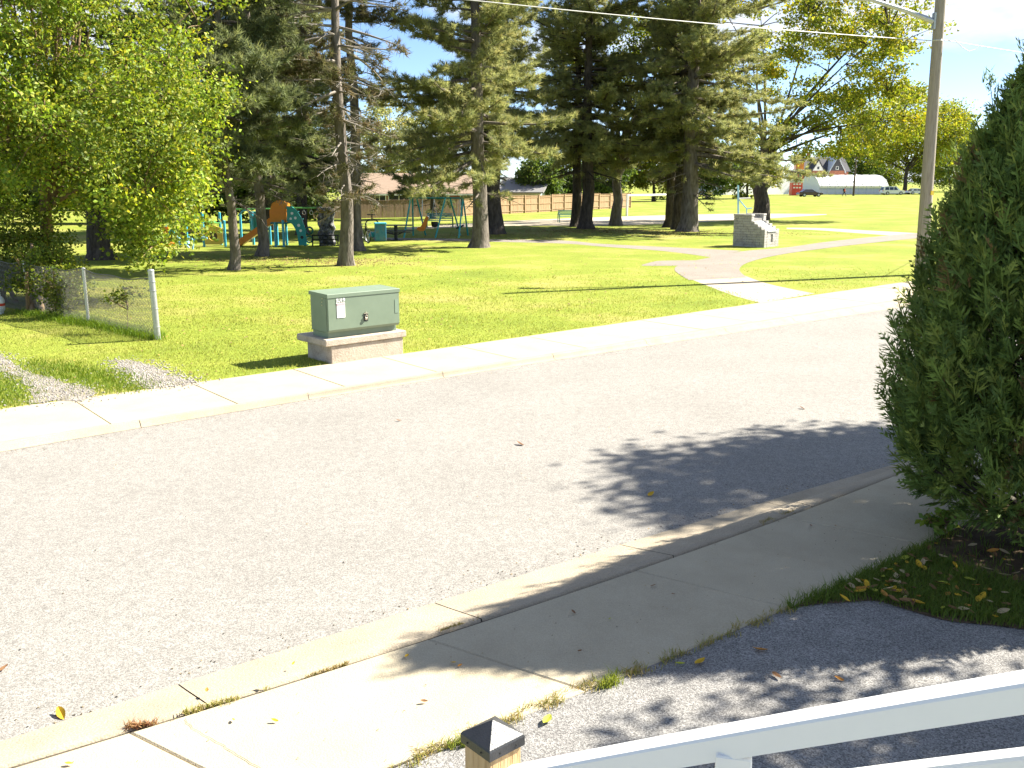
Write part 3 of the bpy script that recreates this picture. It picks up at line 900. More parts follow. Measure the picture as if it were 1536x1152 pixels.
# forked tree and the oak
q = G(923, 338)
broadleaf(q, 13, .38, [((q.x - 1.2, q.y, 11), (2.6, 2.4, 3.2), 1), ((q.x + 2.4, q.y, 11), (2.6, 2.4, 3.2), 1)], 70, 9000, .2, LEAF_PAL * .7, 'forked trunk tree between the green bench and the white goal', 120, barkm='bark', lean=(.2, 0, 4.6), name='forked_tree', spread=.5)
q = G(1140, 330)
broadleaf(q, 18, .62, [((q.x + 5.0, q.y, 12.5), (6.0, 5, 4.2), 3), ((q.x + 8.0, q.y - 1, 8.0), (4.4, 4, 2.4), 1.6), ((q.x + 7.5, q.y, 15.5), (5.0, 5, 3.5), 2), ((q.x - 3, q.y, 14), (6, 5, 4), 2), ((q.x + 3.2, q.y - 1, 6.2), (3.4, 3, 2.0), .8)], 270, 30000, .26, LEAF_YEL * .95, 'yellowing oak with dark crooked limbs behind the stone monument', 121, barkm='bark_dark', lean=(.1, 0, 6.0), name='oak_tree', spread=.46, limbs=18, limb_r=.2)
# tree by the chain link fence at the left
q = G(60, 446)
broadleaf(q, 12, .19, [((q.x + .2, q.y, 7.2), (4.9, 4.2, 4.6), 5), ((q.x + 2.6, q.y - .6, 4.0), (3.0, 2.6, 2.2), 2.4), ((q.x + 3.3, q.y - .6, 2.6), (1.5, 1.6, 1.3), .9), ((q.x - 2.6, q.y, 5.0), (3.2, 3, 3.4), 1.5), ((q.x, q.y, 11.5), (4.4, 3.6, 3.6), 2.2), ((q.x - .6, q.y - 1.2, 7.4), (3.6, 2.2, 2.6), 3.0)], 820, 108000, .115, LEAF_PAL * 1.0, 'large leafy yellow-green tree leaning over the chain link fence', 122, barkm='bark_brown', lean=(.55, .1, 3.4), name='leafy_tree', spread=.25, limbs=40, core=.3, limb_r=.3, droop_k=.9, tone=(.6, 1.3))
q = G(18, 452)
broadleaf(q, 3.0, .06, [((q.x, q.y, 1.3), (1.4, 1.0, 1.2), 1), ((q.x + .9, q.y - .3, .8), (.9, .6, .8), .6)], 90, 11000, .085, LEAF_PAL * .55, 'dark overgrown shrub at the far end of the chain link fence', 123, barkm='bark_brown', lean=(.1, 0, 1.2), name='shrub', spread=.22, limbs=14, cat='shrub', stems=5, core=.2)
q = G(62, 470)
broadleaf(q, 2.2, .05, [((q.x, q.y + .3, .9), (.7, .5, .9), 1)], 40, 4200, .075, LEAF_PAL * .6, 'vine and saplings climbing through the chain link fence', 124, barkm='bark_brown', lean=(.05, .1, 1.3), name='sapling_clump', spread=.16, limbs=10, cat='shrub', stems=6, core=.2)
# far maple and other background trees
def far_tree(px, py, topy, halfw, label, seed, pal, n=9000, sz=.55, Yscale=None, low=.25, name='background_tree', barkm='bark_dark', conic=False):
    q = G(px, py)
    s = q.y / FPX
    H = (py - topy) * s * 1.02; r = halfw * s
    bl = [((q.x, q.y, H * (.5 + low / 2)), (r, r * .8, H * (.5 - low / 2)), 3), ((q.x - r * .45, q.y, H * (.42 + low / 2)), (r * .6, r * .6, H * .26), 1.2), ((q.x + r * .45, q.y, H * (.42 + low / 2)), (r * .6, r * .6, H * .26), 1.2)]
    broadleaf(q, H, max(.2, H * .022), bl, 130, n, sz, pal, label, seed, barkm=barkm, group='trees along the far side of the park', name=name, lean=(0, 0, H * .3), spread=r * .10 + .15, limbs=14, core=.45)
far_tree(1357, 290.5, 150, 88, 'large spreading yellow-green maple beside the white SUV', 130, LEAF_YEL * .95, 24000, .62, low=.3, name='maple_tree')
far_tree(1292, 287, 205, 30, 'smaller green tree left of the large maple', 131, LEAF_DARK * 1.2, 7000, .6, low=.2)
far_tree(1120, 298, 205, 42, 'yellow-green tree left of the white building', 132, LEAF_YEL * .6, 9000, .5, low=.06)
far_tree(1060, 299, 215, 42, 'dark leafy tree behind the massive pine', 133, LEAF_DARK, 9000, .45, low=.06)
far_tree(980, 302, 190, 46, 'yellow-tinged tree behind the white goal', 134, LEAF_YEL * .55, 10000, .45, low=.06)
far_tree(905, 304, 215, 38, 'dark green tree at the right end of the wooden fence', 135, LEAF_DARK, 8000, .42, low=.05)
far_tree(845, 303, 235, 30, 'dark hedge tree behind the sunlit cedar fence', 136, LEAF_DARK * .8, 8000, .4, low=.05)
far_tree(586, 306, 150, 44, 'pale yellow-green tree behind the twin bare pines', 137, PINE_PAL * 1.2, 9000, .35, low=.15)
far_tree(470, 310, 190, 60, 'dark tree at the left end of the wooden fence', 138, LEAF_DARK * 1.1, 9000, .4, low=.1)
far_tree(360, 312, 190, 60, 'dark tree beyond the play area behind the slide', 139, LEAF_DARK, 9000, .4, low=.15)
far_tree(240, 314, 170, 70, 'dark tree beyond the play area behind the leafy tree', 140, LEAF_DARK, 9000, .4, low=.15)
far_tree(110, 316, 150, 70, 'shaded tree at the far left beyond the play area', 141, LEAF_DARK * 1.1, 9000, .4, low=.15)
far_tree(0, 318, 150, 70, 'shaded tree at the far left photo edge', 142, LEAF_DARK * 1.1, 8000, .4, low=.15)
far_tree(1245, 284, 222, 26, 'tree rising behind the roofs of the brick house', 143, LEAF_DARK * 1.3, 6000, .7, low=.2)
far_tree(1440, 288, 195, 46, 'green tree behind the utility pole and the cedar', 144, LEAF_PAL * .7, 9000, .6, low=.1)

far_tree(1398, 287, 222, 36, 'green tree mass between the maple and the utility pole', 145, LEAF_PAL * .6, 8000, .6, low=.0)
far_tree(1322, 285.5, 235, 34, 'green tree behind the right end of the white hall', 146, LEAF_PAL * .55, 7000, .65, low=.0)
for k, (px, py, ty, hw) in enumerate(((-40, 336, 215, 60), (60, 335, 200, 55), (160, 335, 190, 55), (255, 334, 210, 50), (330, 333, 220, 46), (395, 333, 215, 42), (452, 331, 225, 36))):
    far_tree(px, py, ty, hw, ('dense dark bush at the far left beyond the fence', 'dense dark bush behind the leafy tree trunk', 'dense dark bush behind the black pine trunk', 'dense dark bush behind the toddler seat', 'dense dark bush behind the yellow panel climber', 'dense dark bush behind the slide hood', 'dense dark bush behind the rock wall')[k], 180 + k, LEAF_DARK * .9, 7000, .3, low=.0, name='background_bush')
# ------------------------------------------------------------------ the cedar
def cedar():
    rng = np.random.default_rng(77); random.seed(77)
    b = CEDAR
    root = empty('cedar_tree', b, 'tall dense dark green cedar filling the right edge', 'tree')
    H = 4.6
    mb = MB(); trunk_tube(mb, [b + Vector((0, 0, -.05 + H * .9 * k / 8)) for k in range(9)], [.11 * (1 - .85 * k / 8) for k in range(9)])
    mb.build('trunk', M['bark_brown'], root, smooth=True)
    zs = np.array([.20, .32, .46, .66, .93, 1.25, 1.7, 2.2, 2.65, 3.1, 3.55, 4.0, 4.35, 4.62])
    rs = np.array([.55, .84, 1.0, 1.13, 1.22, 1.24, 1.19, 1.07, .95, .75, .53, .30, .12, .02])
    lb = MB(); Vs, Fs, Cc = [], [], []
    n = 13500
    # plume centres over the surface and just inside
    z = rng.uniform(0, 1, n) ** .9 * 4.25 + .26
    az = rng.uniform(0, 2 * PI, n)
    lump = 1 + .075 * np.sin(az * 3 + z * 1.3) + .055 * np.sin(az * 7 - z * 2.1) + .05 * np.sin(az * 11 + z * 4)
    dep = rng.uniform(0, 1, n) ** 1.6
    r = np.interp(z, zs, rs) * lump * (1 - .42 * dep) * rng.uniform(.95, 1.05, n)
    base = np.stack([b.x + np.cos(az) * r, b.y + np.sin(az) * r, b.z + z], 1)
    out = np.stack([np.cos(az), np.sin(az), np.zeros(n)], 1)
    up = np.tile(np.array([[0, 0, 1.0]]), (n, 1))
    tl = np.clip(z / 4.5, 0, 1)[:, None]
    dirn = out * (.62 - .38 * tl) + up * (.9 + .4 * tl) + rng.normal(0, .2, (n, 3))
    low = z < .55
    dirn[low] = out[low] * .9 + up[low] * rng.uniform(-.2, .6, (low.sum(), 1)) + rng.normal(0, .25, (low.sum(), 3))
    dirn /= np.linalg.norm(dirn, axis=1)[:, None]
    L = rng.uniform(.13, .30, n) * np.where((rng.uniform(0, 1, n) < .07) & (z > 2.4), 1.5, 1)
    # a few long leaders that break the outline near the top
    pal = np.array([(.09, .145, .04), (.115, .18, .045), (.145, .215, .05), (.19, .245, .058)])
    tint = pal[rng.integers(0, 4, n)] * rng.uniform(.8, 1.2, (n, 1))
    brown = rng.uniform(0, 1, n) < .03
    tint[brown] = np.array([.15, .11, .045])
    side = np.cross(dirn, rng.normal(0, 1, (n, 3))); side /= np.linalg.norm(side, axis=1)[:, None]
    K = 9
    for k in range(K):                                   # side sprigs on each plume, alternately left and right
        t = (k + .5) / K
        sg = 1 if k % 2 else -1
        p = base + dirn * (L * t)[:, None]
        d = dirn * .85 + side * sg * .62 + rng.normal(0, .14, (n, 3))
        d /= np.linalg.norm(d, axis=1)[:, None]
        ll = (L * (.52 * (1 - t) + .16))[:, None]
        nrm = np.cross(d, rng.normal(0, 1, (n, 3))); nrm /= np.linalg.norm(nrm, axis=1)[:, None]
        for j in range(3):                               # each sprig: three slender scaly fingers
            a = (j - 1) * .42
            dj = d * math.cos(a) + side * math.sin(a) * sg
            q0 = p + d * ll * (.0 if j == 1 else .18)
            le = ll * (1.0 if j == 1 else .62)
            w = np.minimum(.0075, ll * .13)
            V = np.stack([q0, q0 + dj * le * .45 + nrm * w, q0 + dj * le, q0 + dj * le * .45 - nrm * w], 1)
            Vs.append(V.reshape(-1, 3)); Cc.append(np.repeat(tint * (1 + .1 * (j - 1)), 4, 0))
    tipw = .008
    V = np.stack([base, base + dirn * (L * .6)[:, None] + side * tipw, base + dirn * (L * 1.12)[:, None], base + dirn * (L * .6)[:, None] - side * tipw], 1)
    Vs.append(V.reshape(-1, 3)); Cc.append(np.repeat(tint, 4, 0))
    V = np.concatenate(Vs); C = np.concatenate(Cc)
    i = np.arange(len(V) // 4) * 4
    F = np.stack([i, i + 1, i + 2, i + 3], 1)
    npmesh('foliage', V, F, M['cedarleaf'], root, C)
    # inner boughs, dark twiggy body
    for k in range(260):
        zz = rng.uniform(.3, 4.2); a = rng.uniform(0, 2 * PI); rr = np.interp(zz, zs, rs) * .9
        p0 = b + Vector((0, 0, max(.1, zz - rr * .7)))
        e = b + Vector((math.cos(a) * rr, math.sin(a) * rr, zz))
        lb.tube([p0, p0.lerp(e, .5) + Vector((0, 0, -.05)), e], [.022, .014, .006], 5, cap=False)
    # long leaders at the top
    for k in range(34):
        zz = rng.uniform(2.4, 4.3); a = rng.uniform(0, 2 * PI); rr = np.interp(zz, zs, rs) * .95
        p0 = b + Vector((math.cos(a) * rr, math.sin(a) * rr, zz))
        e = p0 + Vector((math.cos(a) * .12, math.sin(a) * .12, rng.uniform(.3, .6)))
        lb.tube([p0, e], [.006, .002], 4, cap=False)
        m = 26
        t = rng.uniform(0, 1, m)
        Cp = np.array(p0)[None] + (np.array(e) - np.array(p0))[None] * t[:, None]
        D = np.tile(np.array((e - p0).normalized())[None], (m, 1))
        v, f, c = needles_at(Cp, D, pal, .07, .012, 5, rng)
        Vs2 = v; npl = len(v)
        if k == 0: AV, AC = [v], [c]
        else: AV.append(v); AC.append(c)
    AV = np.concatenate(AV); AC = np.concatenate(AC)
    npmesh('leader_shoots', AV, np.arange(len(AV)).reshape(-1, 3), M['cedarleaf'], root, AC)
    lb.build('boughs', M['bark_dark'], root, fixn=False)
cedar()
# street trees standing just beyond the right edge: their shade falls on the road and the driveway
def shade_tree(base, c, r, label, seed, n=9000, ncl=90, size=.17):
    broadleaf(base, c[2] + r[2], .16, [(c, r, 1)], ncl, n, size, LEAF_PAL * .8, label, seed, barkm='bark_brown', group='trees beyond the right edge', name='street_tree', lean=(0, 0, c[2] - r[2] * .6), spread=.3, limbs=18, core=.2)
shade_tree(Vector((12.1, 13.05, .09)), (12.1, 13.05, 7.9), (1.75, 1.7, 1.7), 'street tree past the right edge whose dappled shade lies on the road', 150, n=13000, ncl=110)
shade_tree(Vector((8.35, 6.3, .09)), (8.35, 6.3, 5.4), (1.7, 1.3, 1.4), 'garden tree past the right edge whose dappled shade lies on the driveway', 151, n=3200, ncl=36)
far_tree(808, 310, 236, 30, 'dark leafy tree screening the pale houses behind the cedar fence', 147, LEAF_DARK * 1.1, 8000, .36, low=.1)
#SECTION3
# ------------------------------------------------------------------ green transformer box on its concrete base
def text_mesh(name, txt, size, m, parent, loc, xdir, ydir, ext=.0015):
    cu = bpy.data.curves.new(name, 'FONT'); cu.body = txt; cu.size = size; cu.extrude = ext; cu.align_x = 'LEFT'; cu.offset = size * .02
    tmp = bpy.data.objects.new(name, cu); COL.objects.link(tmp)
    dg = bpy.context.evaluated_depsgraph_get(); dg.update()
    me = bpy.data.meshes.new_from_object(tmp.evaluated_get(dg))
    bpy.data.objects.remove(tmp)
    X, Y = Vector(xdir).normalized(), Vector(ydir).normalized(); Z = X.cross(Y)
    Mx = Matrix((X, Y, Z)).transposed().to_4x4(); Mx.translation = Vector(loc) - wloc(parent)
    me.transform(Mx)
    me.materials.clear()
    return link(name, me, parent, m)
def transformer():
    A, B = G(498, 546), G(605, 530.5)                    # front bottom corners of the base
    X = (B - A); X.z = 0; Lb = X.length; X.normalize()
    N = Vector((X.y, -X.x, 0))                           # towards the road
    D = -N
    rz = math.atan2(X.y, X.x)
    s = A.y / FPX
    root = empty('transformer_box', A + X * Lb / 2 + D * .4, 'green metal utility box on concrete base beside the far pavement', 'utility box')
    def at(u, d, z): return A + X * u + D * d + Vector((0, 0, z))
    hb = .30
    mb = MB(); mb.box(at(Lb / 2, .40, hb / 2 - .05), (Lb, .80, hb + .1), rz, .015); mb.build('base', M['box_conc'], root)
    hs = .115
    mb = MB(); mb.box(at(Lb / 2 - .03, .46, hb + hs / 2), (Lb + .17, .98, hs), rz, .014); mb.build('slab', M['box_conc'], root)
    z0 = hb + hs
    bw, bd, bh = Lb - .045, .56, .76
    u0, d0 = (Lb - bw) / 2 - .03, .05
    mb = MB(); mb.box(at(Lb / 2 - .03, d0 + bd / 2 + .02, z0 + .05), (bw - .04, bd - .06, .10), rz); mb.build('plinth', M['box_green'], root)
    body = MB(); body.box(at(Lb / 2 - .03, d0 + bd / 2 + .03, z0 + .10 + (bh - .14) / 2), (bw, bd - .06, bh - .14), rz, .006)
    bo = body.build('cabinet', M['box_green'], root)
    mb = MB()
    # hinged front door with folded lower lip
    prof = [(0, .13), (.035, .09), (.045, .13), (.045, bh - .07), (.0, bh - .07)]
    poly = [at(u0 - .006, d0 + .03 - a, z0 + z) for a, z in [(0, .10), (.02, .10), (.055, .145), (.055, bh - .075), (0, bh - .075)]]
    mb.prism(poly, X * (bw + .012)); dr = mb.build('door', M['box_green'], root)
    mb = MB()
    poly = [at(u0 - .02, d0 - .034, z0 + bh - .078), at(u0 - .02, d0 - .034, z0 + bh - .022), at(u0 - .02, d0 - .028, z0 + bh - .016), at(u0 - .02, d0 + bd + .02, z0 + bh), at(u0 - .02, d0 + bd + .02, z0 + bh - .06), at(u0 - .02, d0 + .02, z0 + bh - .072)]
    mb.prism(poly, X * (bw + .04)); mb.build('lid', M['box_green'], root)
    fr = d0 - .0285
    # lock recess with padlock
    mb = MB(); mb.box(at(Lb * .49, fr, z0 + .30), (.085, .008, .12), rz); lk = mb.build('lock_recess', M['blacksteel'], dr)
    mb = MB(); mb.torus(at(Lb * .49, fr - .02, z0 + .32), .022, .006, N, 14, 6); mb.box(at(Lb * .485, fr - .02, z0 + .285), (.045, .025, .04), rz, .004)
    mb.build('padlock', M['brass'], dr)
    mb = MB(); mb.box(at(Lb * .49, fr - .004, z0 + .372), (.08, .018, .012), rz); mb.cyl(at(Lb * .49, fr - .004, z0 + .395), .008, .012, 8, N); mb.build('lock_hood', M['brass'], dr)
    # warning sticker and lettering
    mb = MB(); mb.box(at(.225, fr - .001, z0 + .465), (.155, .004, .25), rz); st = mb.build('warning_sticker', M['sticker'], dr)
    mb = MB(); mb.box(at(.225, fr - .0042, z0 + .565), (.147, .002, .042), rz); mb.build('sticker_band', M['pink'], dr)
    mb = MB(); mb.box(at(.27, fr - .0042, z0 + .50), (.03, .002, .014), rz); mb.build('sticker_mark', M['teal'], dr)
    mb = MB(); mb.box(at(.18, fr - .0042, z0 + .44), (.012, .002, .012), rz); mb.build('sticker_mark', M['blacksteel'], dr)
    text_mesh('lettering', 'JU19', .085, M['sticker'], dr, at(.142, fr - .003, z0 + .605), X, (0, 0, 1))
    mb = MB(); mb.box(at(Lb * .93, fr - .0005, z0 + .44), (.075, .002, .24), rz); mb.build('faded_label', flat('faded_label_paint', (.17, .235, .175), .6, v=.04), dr)
    for k, z in enumerate((.66, .60, .55)):
        mb = MB(); mb.cyl(at(u0 - .003, d0 + .16 + .012 * k, z0 + z), .011, .01, 8, X); mb.build('bolt', M['brass'], bo)
transformer()

# ------------------------------------------------------------------ chain link fence
def chainlink():
    root = empty('chain_link_fence', fA, 'sagging grey chain link fence with steel end post on the lawn', 'fence')
    end = G(237, 509.5)
    h = 1.24
    mb = MB(); tp = end + Vector((-.03, 0, h + .08))
    mb.tube([end + Vector((0, 0, -.05)), tp], .058, 14); mb.lathe(tp, [(.062, -.01), (.062, .012), (.045, .03), (.012, .038)], 14)
    mb.build('end_post', M['galv'], root, smooth=True)
    posts = [fB, fC, fD]
    for p in posts:
        mb = MB(); mb.tube([p + Vector((0, 0, -.05)), p + Vector((0, 0, 1.17))], .033, 10); mb.lathe(p + Vector((0, 0, 1.17)), [(.04, -.01), (.04, .02), (.01, .04)], 10)
        mb.build('line_post', M['galv'], root, smooth=True)
    line = [end, fB, fC, fD]
    d = (fB - fA).normalized()
    # sagging top wire, tension bar and bands
    mb = MB(); mb.tube([end + d * .07 + Vector((0, 0, .1)), end + d * .07 + Vector((-.02, 0, 1.17))], .008, 6)
    for z in (.25, .6, .95, 1.12): mb.torus(end + Vector((-.02 * z, 0, z)), .062, .007, (0, 0, 1), 14, 5)
    mb.build('tension_bar', M['galv'], root)
    def topz(s):
        k = s * 3; f = k - int(k)
        return 1.16 - .06 * math.sin(PI * f) + .02 * math.sin(s * 40)
    tot = 0; acc = [0]
    for a, b in zip(line, line[1:]):
        tot += (b - a).length; acc.append(tot)
    def pos(x):
        for i in range(3):
            if x <= acc[i + 1] or i == 2:
                t = (x - acc[i]) / (acc[i + 1] - acc[i])
                return line[i].lerp(line[i + 1], t), (i + t) / 3
    mb = MB()
    pts = []
    for k in range(121):
        p, s = pos(.07 + (tot - .07) * k / 120); pts.append(p + Vector((0, 0, topz(s))))
    mb.tube(pts, .012, 5); mb.build('top_wire', M['wire'], root)
    mb = MB(); cell = .062
    n = int(tot / cell); rows = int(1.14 / cell)
    nrm = Vector((-d.y, d.x, 0))
    for k in range(-rows, n):
        for sg in (0, 1):
            pl = []
            for j in range(rows + 1):
                xx = .07 + (k + (j if sg == 0 else rows - j)) * cell
                if .07 <= xx <= tot:
                    p, s = pos(xx)
                    pl.append(p + nrm * (.006 * (1 if (j + sg) % 2 else -1)) + Vector((0, 0, .03 + (topz(s) - .03) * j / rows)))
            if len(pl) > 1: mb.tube(pl, .0042, 3, cap=False)
    tag(mb.build('wire_mesh', M['wire'], root, fixn=False), kind='stuff')
chainlink()
# leafy vine shoots hanging in the fence
q = fA.lerp(fB, .42)
broadleaf(q, 1.1, .006, [((q.x, q.y, .85), (.42, .06, .16), 1)], 12, 170, .075, LEAF_PAL * .5, 'small vine sprig hanging in the chain link beside the end post', 161, barkm='bark_brown', lean=(.05, 0, .6), name='vine_sprig', spread=.1, limbs=5, cat='plant', core=.1)
q = fB.lerp(fC, .5)
broadleaf(q, 1.3, .015, [((q.x, q.y, .7), (.75, .12, .55), 1)], 40, 1500, .075, LEAF_PAL * .5, 'dense dark vine covering the far half of the chain link fence', 162, barkm='bark_brown', lean=(.05, 0, .7), name='fence_vine', spread=.14, limbs=10, cat='plant', core=.1)

# propane cylinder at the photo edge
q = G(-2, 471)
root = empty('propane_tank', q, 'white propane cylinder with red label on the grass at left edge', 'gas cylinder')
mb = MB(); mb.lathe(q, [(.10, 0), (.11, .02), (.11, .05), (.145, .09), (.155, .15), (.155, .30), (.14, .36), (.10, .40), (.05, .42), (.02, .42)], 20); mb.build('body', M['siding'], root, smooth=True)
mb = MB(); mb.torus(q + Vector((0, 0, .49)), .085, .010, (0, 0, 1), 16, 6); mb.cyl(q + Vector((.08, 0, .44)), .010, .1, 6); mb.cyl(q + Vector((-.08, 0, .44)), .010, .1, 6); mb.build('collar', M['siding'], root, smooth=True)
mb = MB(); mb.cyl(q + Vector((0, 0, .455)), .022, .07, 10); mb.build('valve', M['brass'], root)
mb = MB(); mb.lathe(q + Vector((0, 0, .22)), [(.1555, -.03), (.1565, -.028), (.1565, .028), (.1555, .03)], 20); mb.build('red_label', M['red'], root)

# ------------------------------------------------------------------ utility pole, lamp arm, overhead wires
pb = G(1381, 412)
def polepos(z):
    return pb + Vector((-.020 * z, 0, z))
root = empty('utility_pole', pb, 'tall grey wooden utility pole with lamp arm behind the cedar', 'utility pole')
Hp = 12.4
mb = MB(); trunk_tube(mb, [polepos(Hp * k / 14) for k in range(15)], [.205 - .075 * k / 14 for k in range(15)], 16, .012); mb.build('shaft', M['pole'], root, smooth=True)
Yp = pb.y
def zat(py, x=1395): return P(x, py, Yp).z
mb = MB(); zc = zat(66)
mb.torus(polepos(zc), .15, .022, (0, 0, 1), 18, 6); mb.build('clamp_band', M['galv'], root)
mb = MB(); zm = zat(294); mb.box(polepos(zm) + Vector((.10, -.185, 0)), (.13, .02, .13), .45); mb.build('number_tag', flat('yellow_tag', (.7, .5, .03), .5), root)
mb = MB(); a0 = polepos(zat(37)); a1 = P(1308, 0, Yp - .3); a2 = a1 + (a1 - a0) * .5 + Vector((0, 0, -.25))
mb.tube([a0 + Vector((-.2, 0, 0)), a0.lerp(a1, .5), a1, a2], [.09, .07, .055, .045], 10); arm = mb.build('lamp_arm', M['galv'], root, smooth=True)
mb = MB(); mb.box(a0 + Vector((-.16, 0, 0)), (.06, .2, .5), 0, .01); mb.build('arm_bracket', M['galv'], arm)
mb = MB(); mb.box(a2 + Vector((-.3, 0, 0)), (.7, .3, .14), 0, .05); mb.build('lamp_head', M['galv'], arm)
def cable(name, a, b, sag, r, label, m='cable'):
    mb = MB(); pts = []
    for k in range(41):
        t = k / 40; pts.append(Vector(a).lerp(Vector(b), t) + Vector((0, 0, -4 * sag * t * (1 - t))))
    mb.tube(pts, r, 6)
    return tag(mb.build(name, M[m], None, smooth=True), label, 'cable')
cpt = polepos(zc)
far_l = P(300, -46, 20.0)
cable('overhead_cable', cpt + Vector((-.2, 0, 0)), far_l, .12, .013, 'pale overhead cable crossing the pine crowns to the pole')
cable('overhead_cable', cpt + Vector((.2, 0, .02)), cpt + Vector((24, 13, .3)), .35, .014, 'thin overhead cable leaving the pole towards the right')
mb = MB(); l0 = cpt + Vector((.22, 0, 0)); mb.tube([l0, l0 + Vector((.35, .05, .02)), l0 + Vector((.6, .1, -.18)), l0 + Vector((.85, .15, -.3)), l0 + Vector((1.1, .25, -.22)), l0 + Vector((1.35, .4, -.01))], .012, 6)
mb.build('drip_loop', M['cable'], root)
mb = MB(); mb.tube([polepos(zat(345)) + Vector((.2, 0, 0)), G(1376, 380) + Vector((.5, .2, 0))], .012, 5); mb.build('guy_wire', M['galv'], root)

# ------------------------------------------------------------------ stone monument
def monument():
    c0 = G(1146, 371.6)
    a = Vector((-.74, .67, 0)).normalized(); b = Vector((.67, .74, 0)).normalized()
    La, Lb = 1.62, 1.42
    root = empty('stone_monument', c0 + a * La / 2 + b * Lb / 2, 'stepped grey limestone monument with sloping plaque beside the park path', 'monument')
    ch = .118; rz = math.atan2(a.y, a.x)
    rng = random.Random(9)
    # back rises in steps: height as a function of distance from the front
    def courses(d):
        return 7 if d < .18 else 8 if d < .36 else 9 if d < .54 else 10 if d < .70 else 12
    def at(d, e, z): return c0 + a * d + b * e + Vector((0, 0, z))
    mb = MB()
    prof = [(.05, -.05), (.05, .74), (.75, 1.12), (.75, 1.3), (La - .05, 1.3), (La - .05, -.05)]
    mb.prism([at(d, .05, z) for d, z in prof], b * (Lb - .1)); mb.build('core', M['stone_dark'], root)
    wall = .26
    def block(d0, d1, e0, e1, k):
        g = .005
        j = rng.uniform(-.008, .008)
        mb = MB(); mb.box(at((d0 + d1) / 2, (e0 + e1) / 2, (k + .5) * ch - .01) , (d1 - d0 - 2 * g, e1 - e0 - 2 * g + j, ch - .008), rz, .009)
        mb.build('stone_block', M['stone'], root)
    for k in range(12):
        dmin = next(d for d in (0, .18, .36, .54, .70) if courses(d) > k)
        # two side walls
        for e0, e1 in ((0, wall), (Lb - wall, Lb)):
            x = dmin
            first = True
            while x < La - .02:
                w = rng.uniform(.3, .55)
                if first and k % 2: w *= .6
                first = False
                x1 = min(La, x + w)
                if La - x1 < .15: x1 = La
                block(x, x1, e0, e1, k); x = x1
        # front wall
        if k < 6:
            e = wall
            while e < Lb - wall - .02:
                e1 = min(Lb - wall, e + rng.uniform(.3, .5))
                if Lb - wall - e1 < .12: e1 = Lb - wall
                if 2 <= k <= 4 and e < .82 and e1 > .62:
                    if .62 - e > .06: block(0, .2, e, .62, k)
                    if e1 - .82 > .06: block(0, .2, .82, e1, k)
                else:
                    block(0, .2, e, e1, k)
                e = e1
        e = wall
        while e < Lb - wall - .02:                        # back wall
            e1 = min(Lb - wall, e + rng.uniform(.3, .5))
            if Lb - wall - e1 < .12: e1 = Lb - wall
            block(La - .3, La, e, e1, k); e = e1
    mb = MB(); mb.box(at(.07, .72, .42), (.02, .19, .33), rz); mb.build('niche_plate', M['slate'], root)
    # polished sloping plaque and coping stones
    mb = MB()
    mb.prism([at(d, wall + .01, z) for d, z in [(-.03, .70), (-.03, .745), (.78, 1.19), (.78, 1.13)]], b * (Lb - 2 * wall - .02)); mb.build('sloping_plaque', M['slate'], root)
    for e in (wall / 2, Lb - wall / 2):
        mb = MB(); mb.box(at(1.16, e, 12 * ch + .035), (.94, wall + .05, .085), rz, .01); mb.build('coping', M['stone'], root)
monument()

